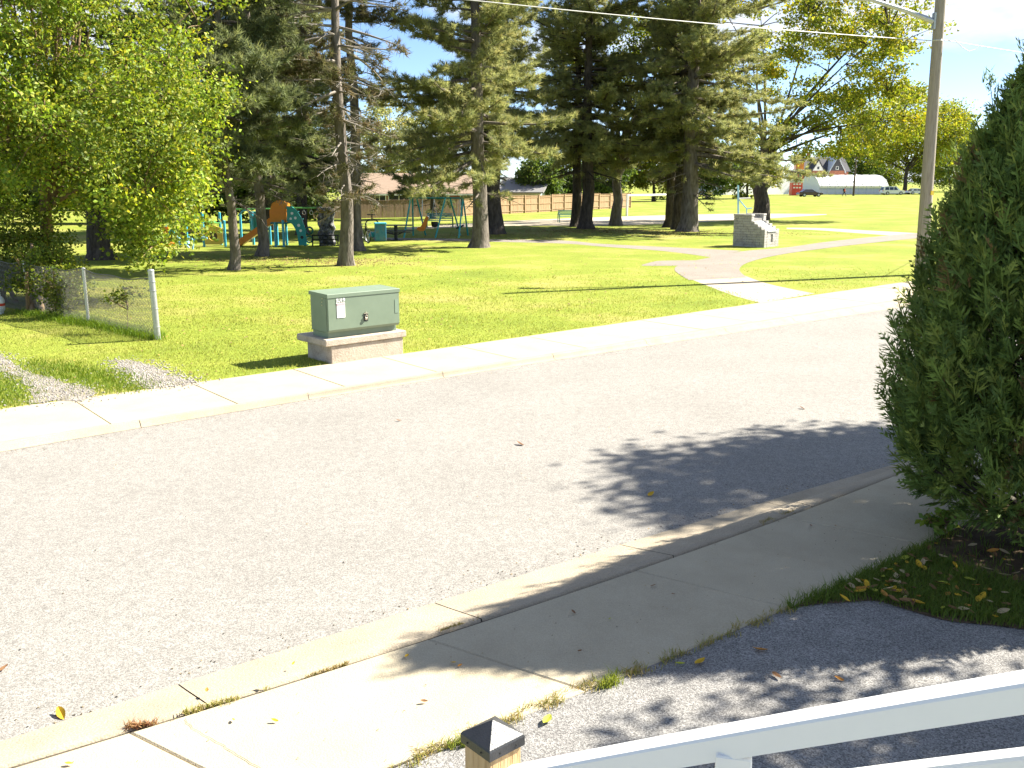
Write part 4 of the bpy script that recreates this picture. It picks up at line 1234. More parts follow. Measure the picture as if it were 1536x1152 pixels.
# ------------------------------------------------------------------ play area
def boxpx(mb, x0, x1, y0, y1, Y, depth):
    p, q_ = P(x0, y1, Y), P(x1, y0, Y)
    mb.box(((p.x + q_.x) / 2, Y + depth / 2, (p.z + q_.z) / 2), (q_.x - p.x, depth, q_.z - p.z), 0, min(.02, depth * .3))
def Pg(px, py, Y):
    p = P(px, py, Y); p.z = max(p.z, .1); return p
def climber():
    Y = G(320, 370).y
    root = empty('panel_climber', G(320, 370), 'blue post climber with yellow round-hole panel and green pipes', 'playground')
    for x, y0, dy in ((303, 320, 0), (336, 332, 0), (329, 320, 1.3), (278, 322, 1.3)):
        t = P(x, y0, Y + dy); mb = MB(); mb.tube([(t.x, Y + dy, .05), (t.x, Y + dy, t.z)], .06, 12); mb.lathe(t, [(.062, -.02), (.062, .02), (.03, .05)], 12)
        mb.build('post', M['blue'], root, smooth=True)
    # panel with hole
    a, b = P(306.5, 366, Y), P(333, 341, Y)
    cx, cz, r = (a.x + b.x) / 2, (a.z + b.z) / 2 - .02, .205
    hw, hh = (b.x - a.x) / 2, (b.z - a.z) / 2
    n = 32; outer, inner = [], []
    for k in range(n):
        q_ = 2 * PI * k / n; c, s = math.cos(q_), math.sin(q_)
        m_ = min(hw / max(abs(c), 1e-6), hh / max(abs(s), 1e-6))
        zz = s * m_ + (.10 * max(0, 1 - (c * m_ / hw * 1.4) ** 2) if s > 0 and abs(s * m_ - hh) < .02 else 0)
        outer.append((cx + c * m_, cz + zz)); inner.append((cx + c * r, cz + s * r))
    vs = [(x, Y - .03, z) for x, z in outer + inner] + [(x, Y + .03, z) for x, z in outer + inner]
    fs = []
    for k in range(n):
        j = (k + 1) % n
        fs += [(k, j, n + j, n + k), (2 * n + k, 3 * n + k, 3 * n + j, 2 * n + j), (k, 2 * n + k, 2 * n + j, j), (n + k, n + j, 3 * n + j, 3 * n + k)]
    MB().add(vs, fs).build('yellow_panel', M['yellow'], root)
    mb = MB(); mb.box((cx, Y + .35, cz), (hw * 1.6, .04, hh * 1.8)); mb.build('back_panel', M['blacksteel'], root)
    pipes = [[(281, 300, .6), (281, 318, .6), (291, 318.5, .6), (291.5, 327, .6), (303, 327, 0)], [(291.5, 327, .6), (292, 362, .6)], [(286, 334, .6), (303, 332, 0), (330, 335, .6)], [(281, 318, .6), (281, 338, 1.2)]]
    for pl in pipes:
        mb = MB(); mb.tube([P(x, y, Y + d) for x, y, d in pl], .028, 8); mb.build('pipe', M['limegreen'], root, smooth=True)
    for k in range(5):
        mb = MB(); x = 290 + k * 7.5; mb.tube([P(x, 333, Y + .1), P(x + 4, 331, Y + .9)], .02, 6); mb.build('rung', M['limegreen'], root)
climber()
def rider():
    q_ = G(286, 374); Y = q_.y
    root = empty('spring_rider', q_, 'pale blue tube play rider in front of the yellow panel', 'playground')
    for pl in ([(262, 352), (272, 360), (284, 372)], [(283, 356), (288, 358), (290, 365), (289, 374)], [(289, 362), (295, 357), (305, 356), (311, 357.5)]):
        mb = MB(); mb.tube([Pg(x, y, Y) for x, y in pl], .04, 8); mb.build('tube_frame', M['ltblue'], root, smooth=True)
    mb = MB(); boxpx(mb, 268, 282, 362, 368, Y, .25); mb.build('seat', M['ltblue'], root)
    q2 = G(255, 371); 
    root = empty('toddler_seat', q2, 'orange and teal toddler play seat behind drooping leaves', 'playground')
    mb = MB(); mb.lathe(q2, [(.12, 0), (.2, .05), (.27, .22), (.25, .24), (.17, .1)], 16); mb.build('seat', M['orange'], root, smooth=True)
    mb = MB(); boxpx(mb, 245, 252, 340, 362, q2.y + .5, .06); mb.build('back_panel', M['orange'], root)
    mb = MB(); boxpx(mb, 252, 261, 343, 352, q2.y + .5, .06); mb.build('side_panel', M['teal'], root)
    mb = MB(); mb.tube([G(249, 371) + Vector((0, .53, 0)), P(249, 338, q2.y + .53)], .03, 8); mb.build('post', M['teal'], root)
rider()
def playset():
    base = G(410, 369); Y = base.y
    root = empty('playset', base, 'orange slide playset with teal arch climber, rings and rock wall', 'playground')
    # slide chute: U section swept down
    pts = [P(421, 328, Y), P(410, 334, Y), P(392, 347, Y), P(372, 361, Y), P(362, 367.5, Y), P(354, 368.5, Y)]
    V, F = [], []
    sec = [(-.30, .30), (-.27, .30), (-.24, .03), (.24, .03), (.27, .30), (.30, .30), (.30, -.03), (-.30, -.03)]
    for p in pts:
        for yy, zz in sec: V.append((p.x, p.y + yy, p.z + zz))
    m_ = len(sec)
    for i in range(len(pts) - 1):
        for k in range(m_):
            F.append((i * m_ + k, i * m_ + (k + 1) % m_, (i + 1) * m_ + (k + 1) % m_, (i + 1) * m_ + k))
    F += [tuple(range(m_)), tuple(range((len(pts) - 1) * m_, len(pts) * m_))]
    MB().add(V, F).build('slide', M['orange'], root)
    # hood: arched panel with opening
    mb = MB()
    prof = [(405, 334), (404, 316), (408, 305), (415, 300.5), (424, 300), (429, 304), (430, 334)]
    mb.prism([P(x, y, Y - .36) for x, y in prof], Vector((0, .06, 0))); mb.prism([P(x, y, Y + .36) for x, y in prof], Vector((0, .06, 0)))
    mb.prism([P(426, 302, Y - .30), P(430, 304, Y - .30), P(430, 334, Y - .30), P(426, 334, Y - .30)], Vector((0, .66, 0)))
    mb.prism([P(408, 305, Y - .3), P(415, 300.5, Y - .3), P(424, 300, Y - .3), P(424, 302, Y - .3), P(415, 302.5, Y - .3), P(409, 307, Y - .3)], Vector((0, .66, 0)))
    mb.build('slide_hood', M['orange'], root)
    mb = MB(); boxpx(mb, 405, 431, 333.5, 336, Y - .6, 1.3); mb.build('deck', M['teal_dark'], root)
    for x, y0, d in ((412, 334, -.55), (424, 330, -.55), (414, 318, .65), (428, 318, .65), (378, 318, .9), (360, 320, .9), (404, 330, .9)):
        t = P(x, y0, Y + d); mb = MB(); mb.tube([(t.x, Y + d, .05), (t.x, Y + d, t.z)], .06, 10); mb.build('post', M['blue'], root, smooth=True)
    # archway at the back left
    c = P(369, 324, Y + .9); mb = MB(); mb.torus(c, .27, .04, (0, 1, 0), 14, 8, 0, PI); mb.tube([c + Vector((-.27, 0, 0)), (c.x - .27, Y + .9, .1)], .04, 8); mb.tube([c + Vector((.27, 0, 0)), (c.x + .27, Y + .9, .1)], .04, 8)
    mb.build('archway', M['blue'], root, smooth=True)
    mb = MB(); boxpx(mb, 375, 388, 317, 345, Y + .95, .05); mb.build('arch_panel', M['teal'], root)
    mb = MB(); mb.tube([P(352, 314, Y + .9), P(405, 313, Y + .9)], .03, 8); mb.build('guard_pipe', M['limegreen'], root)
    # teal curved climber: curved slab with openings, built as two rims and rungs
    arc = [(430, 309), (437, 309.5), (445, 316), (452, 327), (457, 341), (459, 355), (460, 368)]
    inn = [(430, 332), (434, 333), (439, 337), (443, 344), (446, 352), (447, 360), (448, 368)]
    for d in (-.42, .42):
        mb = MB(); n = len(arc)
        vs = [P(x, y, Y + d - .035) for x, y in arc] + [P(x, y, Y + d - .035) for x, y in inn]
        vs += [v + Vector((0, .07, 0)) for v in vs]
        for v in vs: v.z = max(v.z, .08)
        fs = []
        for k in range(n - 1):
            fs += [(k, k + 1, n + k + 1, n + k), (2 * n + k, 3 * n + k, 3 * n + k + 1, 2 * n + k + 1), (k, 2 * n + k, 2 * n + k + 1, k + 1), (n + k, n + k + 1, 3 * n + k + 1, 3 * n + k)]
        fs += [(0, n, 3 * n, 2 * n), (n - 1, 3 * n - 1, 4 * n - 1, 2 * n - 1)]
        side = mb.add(vs, fs).build('arch_climber', M['teal'], root)
        if d < 0:
            for (x, y, w, h) in ((438, 320, 2, 1.2), (443, 327, 2, 1.4), (448, 338, 2.2, 1.6), (451, 346, 2, 1.4), (453, 356, 2.4, 4.5), (436, 328, 1.8, 1.2)):
                p = P(x, y, Y + d - .037); mb = MB(); s_ = Y / FPX
                mb.cyl(p, w * s_, .012, 12, (0, 1, 0)); mb.build('cutout', M['sticker'] if h < 4 else M['blacksteel'], side)
    for k in range(7):
        x, y = arc[k] if k else (432, 310)
        p = P(x, y, Y); p.z = max(.15, p.z - .06); mb = MB(); mb.cyl(p, .025, .84, 8, (0, 1, 0)); mb.build('rung', M['teal_dark'], root)
    # ring window at the foot of the climber
    mb = MB(); mb.torus(P(464, 346, Y + .3), .16, .045, (0, 1, 0), 18, 8); mb.build('bubble_ring', M['teal_dark'], root, smooth=True)
    mb = MB(); mb.torus(P(464, 359, Y + .3), .15, .04, (0, 1, 0), 18, 8); mb.build('bubble_ring', M['teal_dark'], root, smooth=True)
    # overhead bar with rings
    mb = MB(); mb.tube([P(430, 312, Y + .3), P(480, 311.5, Y + .3)], .035, 8); mb.build('overhead_bar', M['limegreen'], root, smooth=True)
    for x in (444, 456, 467):
        mb = MB(); p = P(x, 319, Y + .3); mb.torus(p, .09, .014, (.4, 1, 0), 14, 6); mb.tube([p + Vector((0, 0, .09)), P(x, 312, Y + .3)], .008, 5); mb.build('hanging_ring', M['siding'], root)
    # rock wall
    rng = np.random.default_rng(5)
    x0, x1 = P(478, 340, Y + .3).x, P(501, 340, Y + .3).x; z1 = P(490, 311, Y + .3).z
    nx, nz = 14, 20; V, F = [], []
    for s_ in (0, 1):
        for j in range(nz + 1):
            for i in range(nx + 1):
                u_, w_ = i / nx, j / nz
                bump_ = (.16 * abs(math.sin(u_ * 7 + w_ * 9) * math.cos(w_ * 13 - u_ * 4)) + rng.uniform(0, .06)) * (1 if 0 < i < nx else .3)
                ex = .04 * math.sin(w_ * 17) + .02 * math.sin(w_ * 31)
                V.append((x0 + (x1 - x0) * u_ + ex, Y + .3 + (-.10 - bump_ if s_ == 0 else .10 + bump_), .1 + (z1 - .1) * w_ + (.03 * math.sin(u_ * 11) if j == nz else 0)))
    w1 = nx + 1; N1 = w1 * (nz + 1)
    for s_ in (0, 1):
        for j in range(nz):
            for i in range(nx):
                q_ = s_ * N1 + j * w1 + i; F.append((q_, q_ + 1, q_ + 1 + w1, q_ + w1))
    for j in range(nz):
        for i in (0, nx):
            q_ = j * w1 + i; F.append((q_, q_ + w1, q_ + w1 + N1, q_ + N1))
    for i in range(nx): q_ = nz * w1 + i; F.append((q_, q_ + 1, q_ + 1 + N1, q_ + N1))
    MB().add(V, F).build('rock_wall', M['rock'], root)
    mb = MB()
    for y in (353, 359, 364.5): mb.tube([P(468, y, Y - .1), P(508, y, Y - .1)], .03, 6)
    for x in (469, 480, 492, 507): mb.tube([P(x, 352, Y - .1), Pg(x, 369, Y - .1)], .035, 6)
    mb.build('low_rail', M['blacksteel'], root)
playset()

def swings():
    Y = G(640, 355).y
    root = empty('swing_set', G(645, 355), 'teal A-frame swing set behind the twin bare pines', 'swing set')
    zt = P(640, 297, Y).z
    xl, xr = P(616, 297, Y).x, P(700, 297, Y).x
    mb = MB(); mb.tube([(xl - .15, Y, zt), (xr, Y, zt)], .05, 10); mb.build('top_bar', M['teal_dark'], root, smooth=True)
    for xa, d0, d1 in ((xl, -.3, -1.1), (P(625, 297, Y).x, .35, 1.2), (P(668, 297, Y).x, -.5, -1.1), (P(675, 297, Y).x, .5, 1.1), (xl + .1, -.1, .9), (xr - .2, .2, 1.2), (xr - .2, -.2, -1.2)):
        mb = MB(); mb.tube([(xa, Y, zt), (xa + d0, Y + d1, .06)], .045, 8); mb.build('leg', M['teal'], root, smooth=True)
    # moulded orange seat on chains
    c = P(634, 337, Y - .2); s_ = Y / FPX
    seat = MB()
    prof = [(641, 324), (638.5, 325), (635, 333), (631, 340), (626, 341), (625, 344), (629, 347), (636, 346.5), (639, 340), (641, 331), (643, 326)]
    seat.prism([P(x, y, Y - .42) for x, y in prof], Vector((0, .44, 0))); so = seat.build('bucket_seat', M['orange'], root)
    mb = MB()
    for d in (-.42, .02): mb.tube([P(633, 336, Y + d), (P(634, 297, Y).x, Y + d * .5, zt)], .012, 5)
    mb.build('chain', M['galv'], so)
    mb = MB(); p = P(652, 337, Y); mb.lathe((p.x, p.y, p.z - .14), [(.05, 0), (.16, .04), (.2, .22), (.19, .3), (.15, .12)], 14); s2 = mb.build('toddler_bucket', M['blacksteel'], root, smooth=True)
    mb = MB(); mb.tube([p + Vector((-.18, 0, .1)), (p.x, Y, zt)], .01, 5); mb.tube([p + Vector((.18, 0, .1)), (p.x, Y, zt)], .01, 5); mb.build('chain', M['galv'], s2)
    p = P(690, 341, Y); mb = MB(); mb.tube([p + Vector((-.22, 0, -.05)), p + Vector((0, .02, .0)), p + Vector((.2, .05, .12))], .05, 6); s3 = mb.build('belt_seat', M['blacksteel'], root)
    mb = MB(); mb.tube([p + Vector((-.22, 0, -.05)), (p.x, Y, zt)], .01, 5); mb.tube([p + Vector((.2, 0, .12)), (p.x, Y, zt)], .01, 5); mb.build('chain', M['galv'], s3)
swings()
def bench(q_, w, label, rz=0):
    root = empty('park_bench', q_, label, 'bench', 'teal park benches')
    Mz = Matrix.Rotation(rz, 3, 'Z')
    def T(x, y, z): return Vector(q_) + Mz @ Vector((x, y, z))
    for sx in (-1, 1):
        mb = MB(); x = sx * w / 2
        mb.tube([T(x, -.3, 0), T(x, -.3, .62), T(x, -.2, .70), T(x, .2, .70), T(x, .3, .62), T(x, .34, 0)], .035, 8); mb.build('leg', M['teal_dark'], root, smooth=True)
    for k in range(5):
        mb = MB(); mb.box(T(0, -.24 + k * .11, .45), (w, .07, .03), rz, .008); mb.build('seat_slat', M['teal'], root)
    for k in range(4):
        mb = MB(); mb.box(T(0, .30 + k * .03, .56 + k * .10), (w, .03, .065), rz, .008); mb.build('back_slat', M['teal'], root)
bench(G(660, 341), 1.7, 'teal slatted park bench behind the swing set', .1)
bench(G(853, 333.5), 1.5, 'dark green park bench against the pair of dark trunks', .15)
def picnic():
    q_ = G(594, 360)
    root = empty('picnic_table', q_, 'black metal picnic table between the bin and the swings', 'picnic table')
    for k in range(5):
        mb = MB(); mb.box(q_ + Vector((0, -.34 + k * .17, .76)), (1.75, .15, .04), 0, .01); mb.build('table_slat', M['blacksteel'], root)
    for sy in (-1, 1):
        mb = MB(); mb.box(q_ + Vector((0, sy * .72, .44)), (1.75, .26, .04), 0, .01); mb.build('seat', M['blacksteel'], root)
    mb = MB(); mb.cyl(q_ + Vector((0, 0, .38)), .09, .76, 12); mb.build('pedestal', M['blacksteel'], root, smooth=True)
    for sx in (-.4, .4):
        mb = MB(); mb.tube([q_ + Vector((sx, -.72, .42)), q_ + Vector((sx * .3, 0, .3)), q_ + Vector((sx, .72, .42))], .035, 8); mb.build('seat_arm', M['blacksteel'], root)
    mb = MB(); mb.lathe(q_, [(.34, 0), (.34, .03), (.1, .05)], 16); mb.build('foot_plate', M['blacksteel'], root)
picnic()
q = G(571, 362)
root = empty('litter_bin', q, 'blue printed square litter bin behind the bicycle', 'bin')
mb = MB(); mb.box(q + Vector((0, 0, .44)), (.56, .5, .84), .2, .03); mb.build('body', M['binblue'], root)
mb = MB(); mb.box(q + Vector((0, 0, .90)), (.62, .56, .09), .2, .03); mb.build('lid', M['blue'], root)
q = G(559, 360)
root = empty('exercise_frame', q, 'dark hoop exercise frame with teal pad beside the litter bin', 'exercise equipment')
mb = MB(); mb.torus(q + Vector((0, 0, .72)), .36, .03, (0, 1, 0), 22, 8); mb.tube([q + Vector((-.36, 0, .72)), q + Vector((-.34, 0, 0))], .03, 8); mb.tube([q + Vector((.36, 0, .72)), q + Vector((.34, 0, 0))], .03, 8); mb.build('hoop', M['blacksteel'], root, smooth=True)
mb = MB(); mb.cyl(q + Vector((0, 0, 1.18)), .025, .22, 8); mb.box(q + Vector((0, 0, 1.30)), (.5, .06, .05), 0, .01); mb.build('handle_bar', M['blacksteel'], root)
mb = MB(); mb.lathe(q + Vector((0, 0, .12)), [(.05, 0), (.2, .04), (.2, .2), (.12, .3)], 14); mb.build('pad', M['teal'], root, smooth=True)
def bicycle():
    q_ = G(546, 364); a = Vector((.55, -.83, 0)).normalized(); n = Vector((-a.y, a.x, 0))
    root = empty('bicycle', q_, 'dark bicycle parked behind the right bare pine trunk', 'bicycle')
    def T(x, z): return q_ + a * x + Vector((0, 0, z))
    for x in (-.5, .5):
        mb = MB(); mb.torus(T(x, .34), .32, .024, n, 24, 6); w = mb.build('wheel', M['rubber'], root, smooth=True)
        mb = MB(); mb.torus(T(x, .34), .29, .01, n, 24, 5)
        for k in range(8):
            an = k * PI / 4; mb.tube([T(x, .34), T(x + .29 * math.cos(an), .34 + .29 * math.sin(an))], .004, 4)
        mb.build('rim', M['galv'], w)
    mb = MB()
    for p_, r_ in (((-.5, .34), (-.08, .30)), ((-.08, .30), (-.2, .82)), ((-.2, .78), (.36, .80)), ((-.08, .30), (.38, .72)), ((-.5, .34), (-.18, .74)), ((.34, .92), (.5, .34))): mb.tube([T(*p_), T(*r_)], .018, 6)
    mb.build('frame', M['blacksteel'], root)
    mb = MB(); mb.box(T(-.22, .87), (.24, .13, .05), math.atan2(a.y, a.x), .02); mb.build('saddle', M['blacksteel'], root)
    mb = MB(); mb.tube([T(.32, .96) - n * .28, T(.36, .98), T(.32, .96) + n * .28], .015, 6); mb.build('handlebar', M['blacksteel'], root)
    mb = MB(); mb.torus(T(-.08, .3), .09, .01, n, 14, 5); mb.tube([T(-.08, .3), T(.06, .22)], .012, 5); mb.build('crank', M['galv'], root)
bicycle()

# ------------------------------------------------------------------ goals
def goal(name, a, b, h, m, label, r=.06, depth=1.2):
    root = empty(name, (a + b) / 2, label, 'goal')
    mb = MB(); mb.tube([a, a + Vector((0, 0, h))], r, 8); mb.build('post', M[m], root, smooth=True)
    mb = MB(); mb.tube([b, b + Vector((0, 0, h))], r, 8); mb.build('post', M[m], root, smooth=True)
    mb = MB(); mb.tube([a + Vector((0, 0, h - r)), b + Vector((0, 0, h - r))], r * .95, 8); mb.build('crossbar', M[m], root, smooth=True)
    return root
a, b = G(940, 324), G(1013, 321)
goal('soccer_goal', a, b, P(940, 291.5, a.y).z - .1, 'white_steel', 'white metal soccer goal frame behind the narrow dark pine', .1)
q = G(1107.5, 326)
root = empty('ball_goal', q, 'pale blue steel goal post stand beside the oak trunk', 'goal')
Yq = q.y
mb = MB(); mb.tube([q, P(1107, 278, Yq)], .075, 8); mb.build('post', M['ltblue'], root)
mb = MB(); mb.tube([P(1108, 298, Yq), P(1126, 297, Yq)], .06, 8); mb.build('top_bar', M['white_steel'], root)
mb = MB(); mb.tube([P(1108, 299, Yq), P(1120, 313, Yq), P(1128, 312, Yq)], .05, 8); mb.tube([P(1120, 313, Yq), P(1120, 325, Yq)], .05, 8); mb.build('brace', M['ltblue'], root)

# ------------------------------------------------------------------ wooden fences
def board_fence(p0, p1, h, m, label, npan, rails=False, seed=1):
    rng = random.Random(seed)
    root = empty('wooden_fence', p0, label, 'fence')
    d = (p1 - p0) / npan; L = d.length; dn = d.normalized(); rz = math.atan2(dn.y, dn.x)
    n = Vector((dn.y, -dn.x, 0))
    if n.y > 0: n = -n
    for k in range(npan + 1):
        mb = MB(); p = p0 + d * k; mb.box(p + n * (.05 if rails else -.05) + Vector((0, 0, h / 2 + .02)), (.12, .12, h + .14), rz, .01); mb.build('post', M[m], root)
    for k in range(npan):
        mb = MB(); nb = max(6, int(L / .15)); w = L / nb
        dz = rng.uniform(-.05, .05)
        for j in range(nb):
            p = p0 + d * (k + (j + .5) / nb)
            mb.box(p + n * rng.uniform(-.008, .008) + Vector((0, 0, h / 2 + dz + rng.uniform(-.012, .012))), (w - .012, .022, h), rz)
        mb.build('panel', M[m], root)
        if rails:
            for zz in (.25, h * .55, h - .12):
                mb = MB(); mb.box(p0 + d * (k + .5) + n * .035 + Vector((0, 0, zz + dz)), (L - .14, .04, .09), rz); mb.build('rail', M[m], root)
        mb = MB(); mb.box(p0 + d * (k + .5) + Vector((0, 0, h + dz + .03)), (L - .13, .11, .035), rz); mb.build('cap_rail', M[m], root)
# left run in shade, right run in sun
fl0, fl1 = G(400, 330), G(690, 324.5)
board_fence(fl0, fl1, P(600, 302, G(600, 326).y).z, 'fence_shaded', 'shaded brown board fence behind the swing set', 13, seed=3)
fr0, fr1 = G(694, 324), G(945, 311.5)
board_fence(fr0, fr1, 1.62, 'fence_sunlit', 'sunlit orange cedar fence with rails behind the pale paving', 13, rails=True, seed=4)

# ------------------------------------------------------------------ houses
def window(mb_parent, c, w, h, X, N, frame='siding', sash=True):
    rz = math.atan2(X.y, X.x)
    mb = MB()
    for sx in (-1, 1): mb.box(c + X * sx * (w / 2) + N * .03, (.1, .08, h + .1), rz)
    for sz in (-1, 1): mb.box(c + Vector((0, 0, sz * h / 2)) + N * .03, (w - .1, .08, .1), rz)
    if sash: mb.box(c + N * .03, (.07, .06, h - .1), rz)
    f = mb.build('window', M[frame], mb_parent)
    mb = MB(); mb.box(c + N * .012, (w - .1, .03, h - .1), rz); mb.build('pane', M['glass'], f)
def gable_house(p0, X, W_, D_, hw, hr, wallm, roofm, label, name, zb=0.0, ridge_along=True, over=.45, gabm=None):
    """p0 front left corner, X along the front, depth away"""
    X = Vector(X).normalized(); B = Vector((-X.y, X.x, 0)); N = -B
    root = empty(name, Vector((p0.x, p0.y, zb)), label, 'house', 'houses beyond the park')
    rz = math.atan2(X.y, X.x); p0 = Vector((p0.x, p0.y, zb))
    mb = MB()
    if ridge_along:
        prof = [(0, 0), (D_, 0), (D_, hw), (D_ / 2, hr), (0, hw)]
        mb.prism([p0 + B * d + Vector((0, 0, z)) for d, z in prof], X * W_)
    else:
        prof = [(0, 0), (W_, 0), (W_, hw), (W_ / 2, hr), (0, hw)]
        mb.prism([p0 + X * d + Vector((0, 0, z)) for d, z in prof], B * D_)
    wl_ = mb.build('wall', M[wallm], root)
    mb = MB(); th = .16
    if ridge_along:
        sl = (hr - hw) / (D_ / 2)
        for sg in (0, 1):
            e = -over if sg == 0 else D_ + over
            ze = hw - sl * over
            q1 = [(e, ze + .02), (D_ / 2, hr + .02), (D_ / 2, hr + .02 + th), (e, ze + .02 + th)]
            mb.prism([p0 - X * over + B * d + Vector((0, 0, z)) for d, z in q1], X * (W_ + 2 * over))
    else:
        sl = (hr - hw) / (W_ / 2)
        for sg in (0, 1):
            e = -over if sg == 0 else W_ + over
            ze = hw - sl * over
            q1 = [(e, ze + .02), (W_ / 2, hr + .02), (W_ / 2, hr + .02 + th), (e, ze + .02 + th)]
            mb.prism([p0 - B * over + X * d + Vector((0, 0, z)) for d, z in q1], B * (D_ + 2 * over))
    rf = mb.build('roof', M[roofm], root)
    return root, wl_, rf, X, B, N
# bungalow
Yh = 100.0
pl, pr = P(540, 300, Yh), P(742, 300, Yh)
zr, ze = P(640, 262, Yh + 4).z, P(640, 290, Yh).z
h1, w1_, r1, X, B, N = gable_house(pl, (1, .06, 0), pr.x - pl.x, 9, ze + 1.0, zr + 1.0, 'brick', 'roof_tan', 'brick bungalow with tan roof behind the brown board fence', 'bungalow', zb=-1.0)
for px, w in ((569, 1.3), (598, 2.2), (660, 1.8), (700, 1.4)):
    t = (P(px, 295, Yh).x - pl.x) / X.x
    window(h1, Vector((pl.x, pl.y, 0)) + X * t + Vector((0, 0, 1.1)), w, 1.15, X, N)
mb = MB(); mb.box(Vector((pl.x, pl.y, 0)) + X * ((pr.x - pl.x) / 2) - B * .5 + Vector((0, 0, ze - .14)), (pr.x - pl.x + .9, .1, .14), math.atan2(X.y, X.x)); mb.build('gutter', M['siding'], r1)
# garage house to the right with pale gable
Yh = 112.0
pl, pr = P(748, 300, Yh), P(812, 300, Yh)
h2, w2_, r2, X, B, N = gable_house(pl, (1, -.25, 0), (pr.x - pl.x), 8, P(780, 288, Yh).z + 1, P(780, 268, Yh).z + 1, 'siding_blue', 'roof_pale', 'pale roofed white house behind the sunlit cedar fence', 'white_house', zb=-1.0)
window(h2, Vector((pl.x, pl.y, 0)) + X * 3.5 + Vector((0, 0, 1.0)), 1.2, 1.0, X, N)
pl2 = P(770, 300, Yh + 12); pr2 = P(826, 300, Yh + 12)
h3, w3_, r3, X, B, N = gable_house(pl2, (1, -.1, 0), (pr2.x - pl2.x), 8, P(780, 276, Yh + 12).z + 1, P(780, 246, Yh + 12).z + 1, 'siding_blue', 'roof_dark', 'white gabled house with dark roof behind the pale roofed one', 'gabled_house', zb=-1.0, ridge_along=False)
window(h3, Vector((pl2.x, pl2.y, 0)) + X * 2.4 + Vector((0, 0, 2.4)), 1.0, 1.1, X, N)

# Victorian brick house with many gables
def victorian():
    Y = 265.0
    def at(px, py, d=0): return P(px, py, Y + d)
    zg = -.2
    p0 = at(1207, 292); p0.z = zg; p1 = at(1272, 292)
    W_ = p1.x - p0.x
    ze, zr = at(1240, 256).z, at(1240, 236).z
    root, wl_, rf, X, B, N = gable_house(p0, (1, .08, 0), W_, 9, ze - zg, zr - zg, 'brick', 'roof_dark', 'dark roofed brick house with several gables beyond the field', 'victorian_house', zb=zg)
    b0 = Vector((p0.x, p0.y, zg))
    # two projecting front gables
    for (px, w, hh, m_) in ((1222, 3.4, at(1222, 239).z, 'siding'), (1251, 4.2, at(1251, 234).z, 'roof_dark')):
        c = (at(px, 290).x - p0.x) / X.x
        a = c - w / 2
        mb = MB(); prof = [(a, 0), (a + w, 0), (a + w, ze - zg), (c, hh - zg - .3), (a, ze - zg)]
        mb.prism([b0 + X * d - B * 1.4 + Vector((0, 0, z)) for d, z in prof], B * 4); g = mb.build('gable_wing', M['brick'], root)
        mb = MB(); prof = [(a + .1, ze - zg), (a + w - .1, ze - zg), (c, hh - zg - .4)]
        mb.prism([b0 + X * d - B * 1.46 + Vector((0, 0, z)) for d, z in prof], B * .05); mb.build('gable_face', M[m_], g)
        mb = MB(); sl = (hh - ze) / (w / 2)
        for sg in (-1, 1):
            e = c + sg * (w / 2 + .4); zz = ze - zg - .4 * sl
            q1 = [(e, zz), (c, hh - zg - .28), (c, hh - zg), (e, zz + .25)]
            mb.prism([b0 + X * d - B * 1.8 + Vector((0, 0, z)) for d, z in q1], B * 6)
        mb.build('gable_roof', M['siding_blue'] if px > 1240 else M['roof_dark'], g)
        window(g, b0 + X * c - B * 1.46 + Vector((0, 0, ze - zg + .7)), .7, .8, X, N, sash=False)
        for dx in (-.8, .8): window(g, b0 + X * (c + dx) - B * 1.4 + Vector((0, 0, 4.2)), .8, 1.5, X, N, sash=False)
    for px in (1212, 1235, 1264):
        c = (at(px, 290).x - p0.x) / X.x
        for z in (1.4, 4.2): window(root, b0 + X * c + Vector((0, 0, z)), .8, 1.4, X, N, sash=False)
    mb = MB(); mb.box(b0 + X * 2.2 + B * 4.5 + Vector((0, 0, zr - zg + .6)), (.8, .8, 1.6)); mb.build('chimney', M['brick'], rf)
    mb = MB(); mb.box(b0 + X * (W_ - 1.6) - B * .8 + Vector((0, 0, 3.0)), (3.4, 1.6, .2)); mb.build('porch_roof', M['roof_dark'], root)
victorian()
# white buildings and the rink boards
Y = 225.0
p, q2 = P(1085, 296, Y - 12), P(1188, 296, Y)
hA, _, rA, X, B, N = gable_house(Vector((p.x, p.y, 0)), (q2.x - p.x, q2.y - p.y, 0), (q2 - p).xy.length, 10, P(1100, 262, Y).z, P(1100, 254, Y).z, 'siding', 'siding_blue', 'long plain white building left of the red and white booth', 'white_building', zb=0.0, over=.2)
for k in range(6):
    mb = MB(); mb.box(Vector((p.x, p.y, 0)) + X * (1.2 + k * 2.4) - B * .02 + Vector((0, 0, 2.2)), (.06, .04, 4.2), math.atan2(X.y, X.x)); mb.build('wall_seam', M['siding_blue'], hA)
Y = 248.0
p, q2 = P(1229, 292, Y), P(1332, 292, Y)
rootd = empty('storage_hall', Vector((p.x, p.y, 0)), 'low white vaulted hall behind the rink boards', 'building')
za, zb_ = P(1240, 279, Y).z, P(1240, 262, Y).z
prof = [(0, 0), (0, za), (2.2, za + (zb_ - za) * .55), (5, za + (zb_ - za) * .88), (9, zb_), (13, za + (zb_ - za) * .88), (18, za), (18, 0)]
mb = MB(); mb.prism([Vector((p.x, Y + d, z)) for d, z in prof], Vector((q2.x - p.x, 0, 0))); mb.build('cladding', M['siding'], rootd)
for k in range(9):
    mb = MB(); mb.tube([(p.x + .6 + k * 2.15, Y - .02 + d, z + .03) for d, z in prof[1:5]], .07, 5); mb.build('rib', M['siding_blue'], rootd)
Y = 226.0
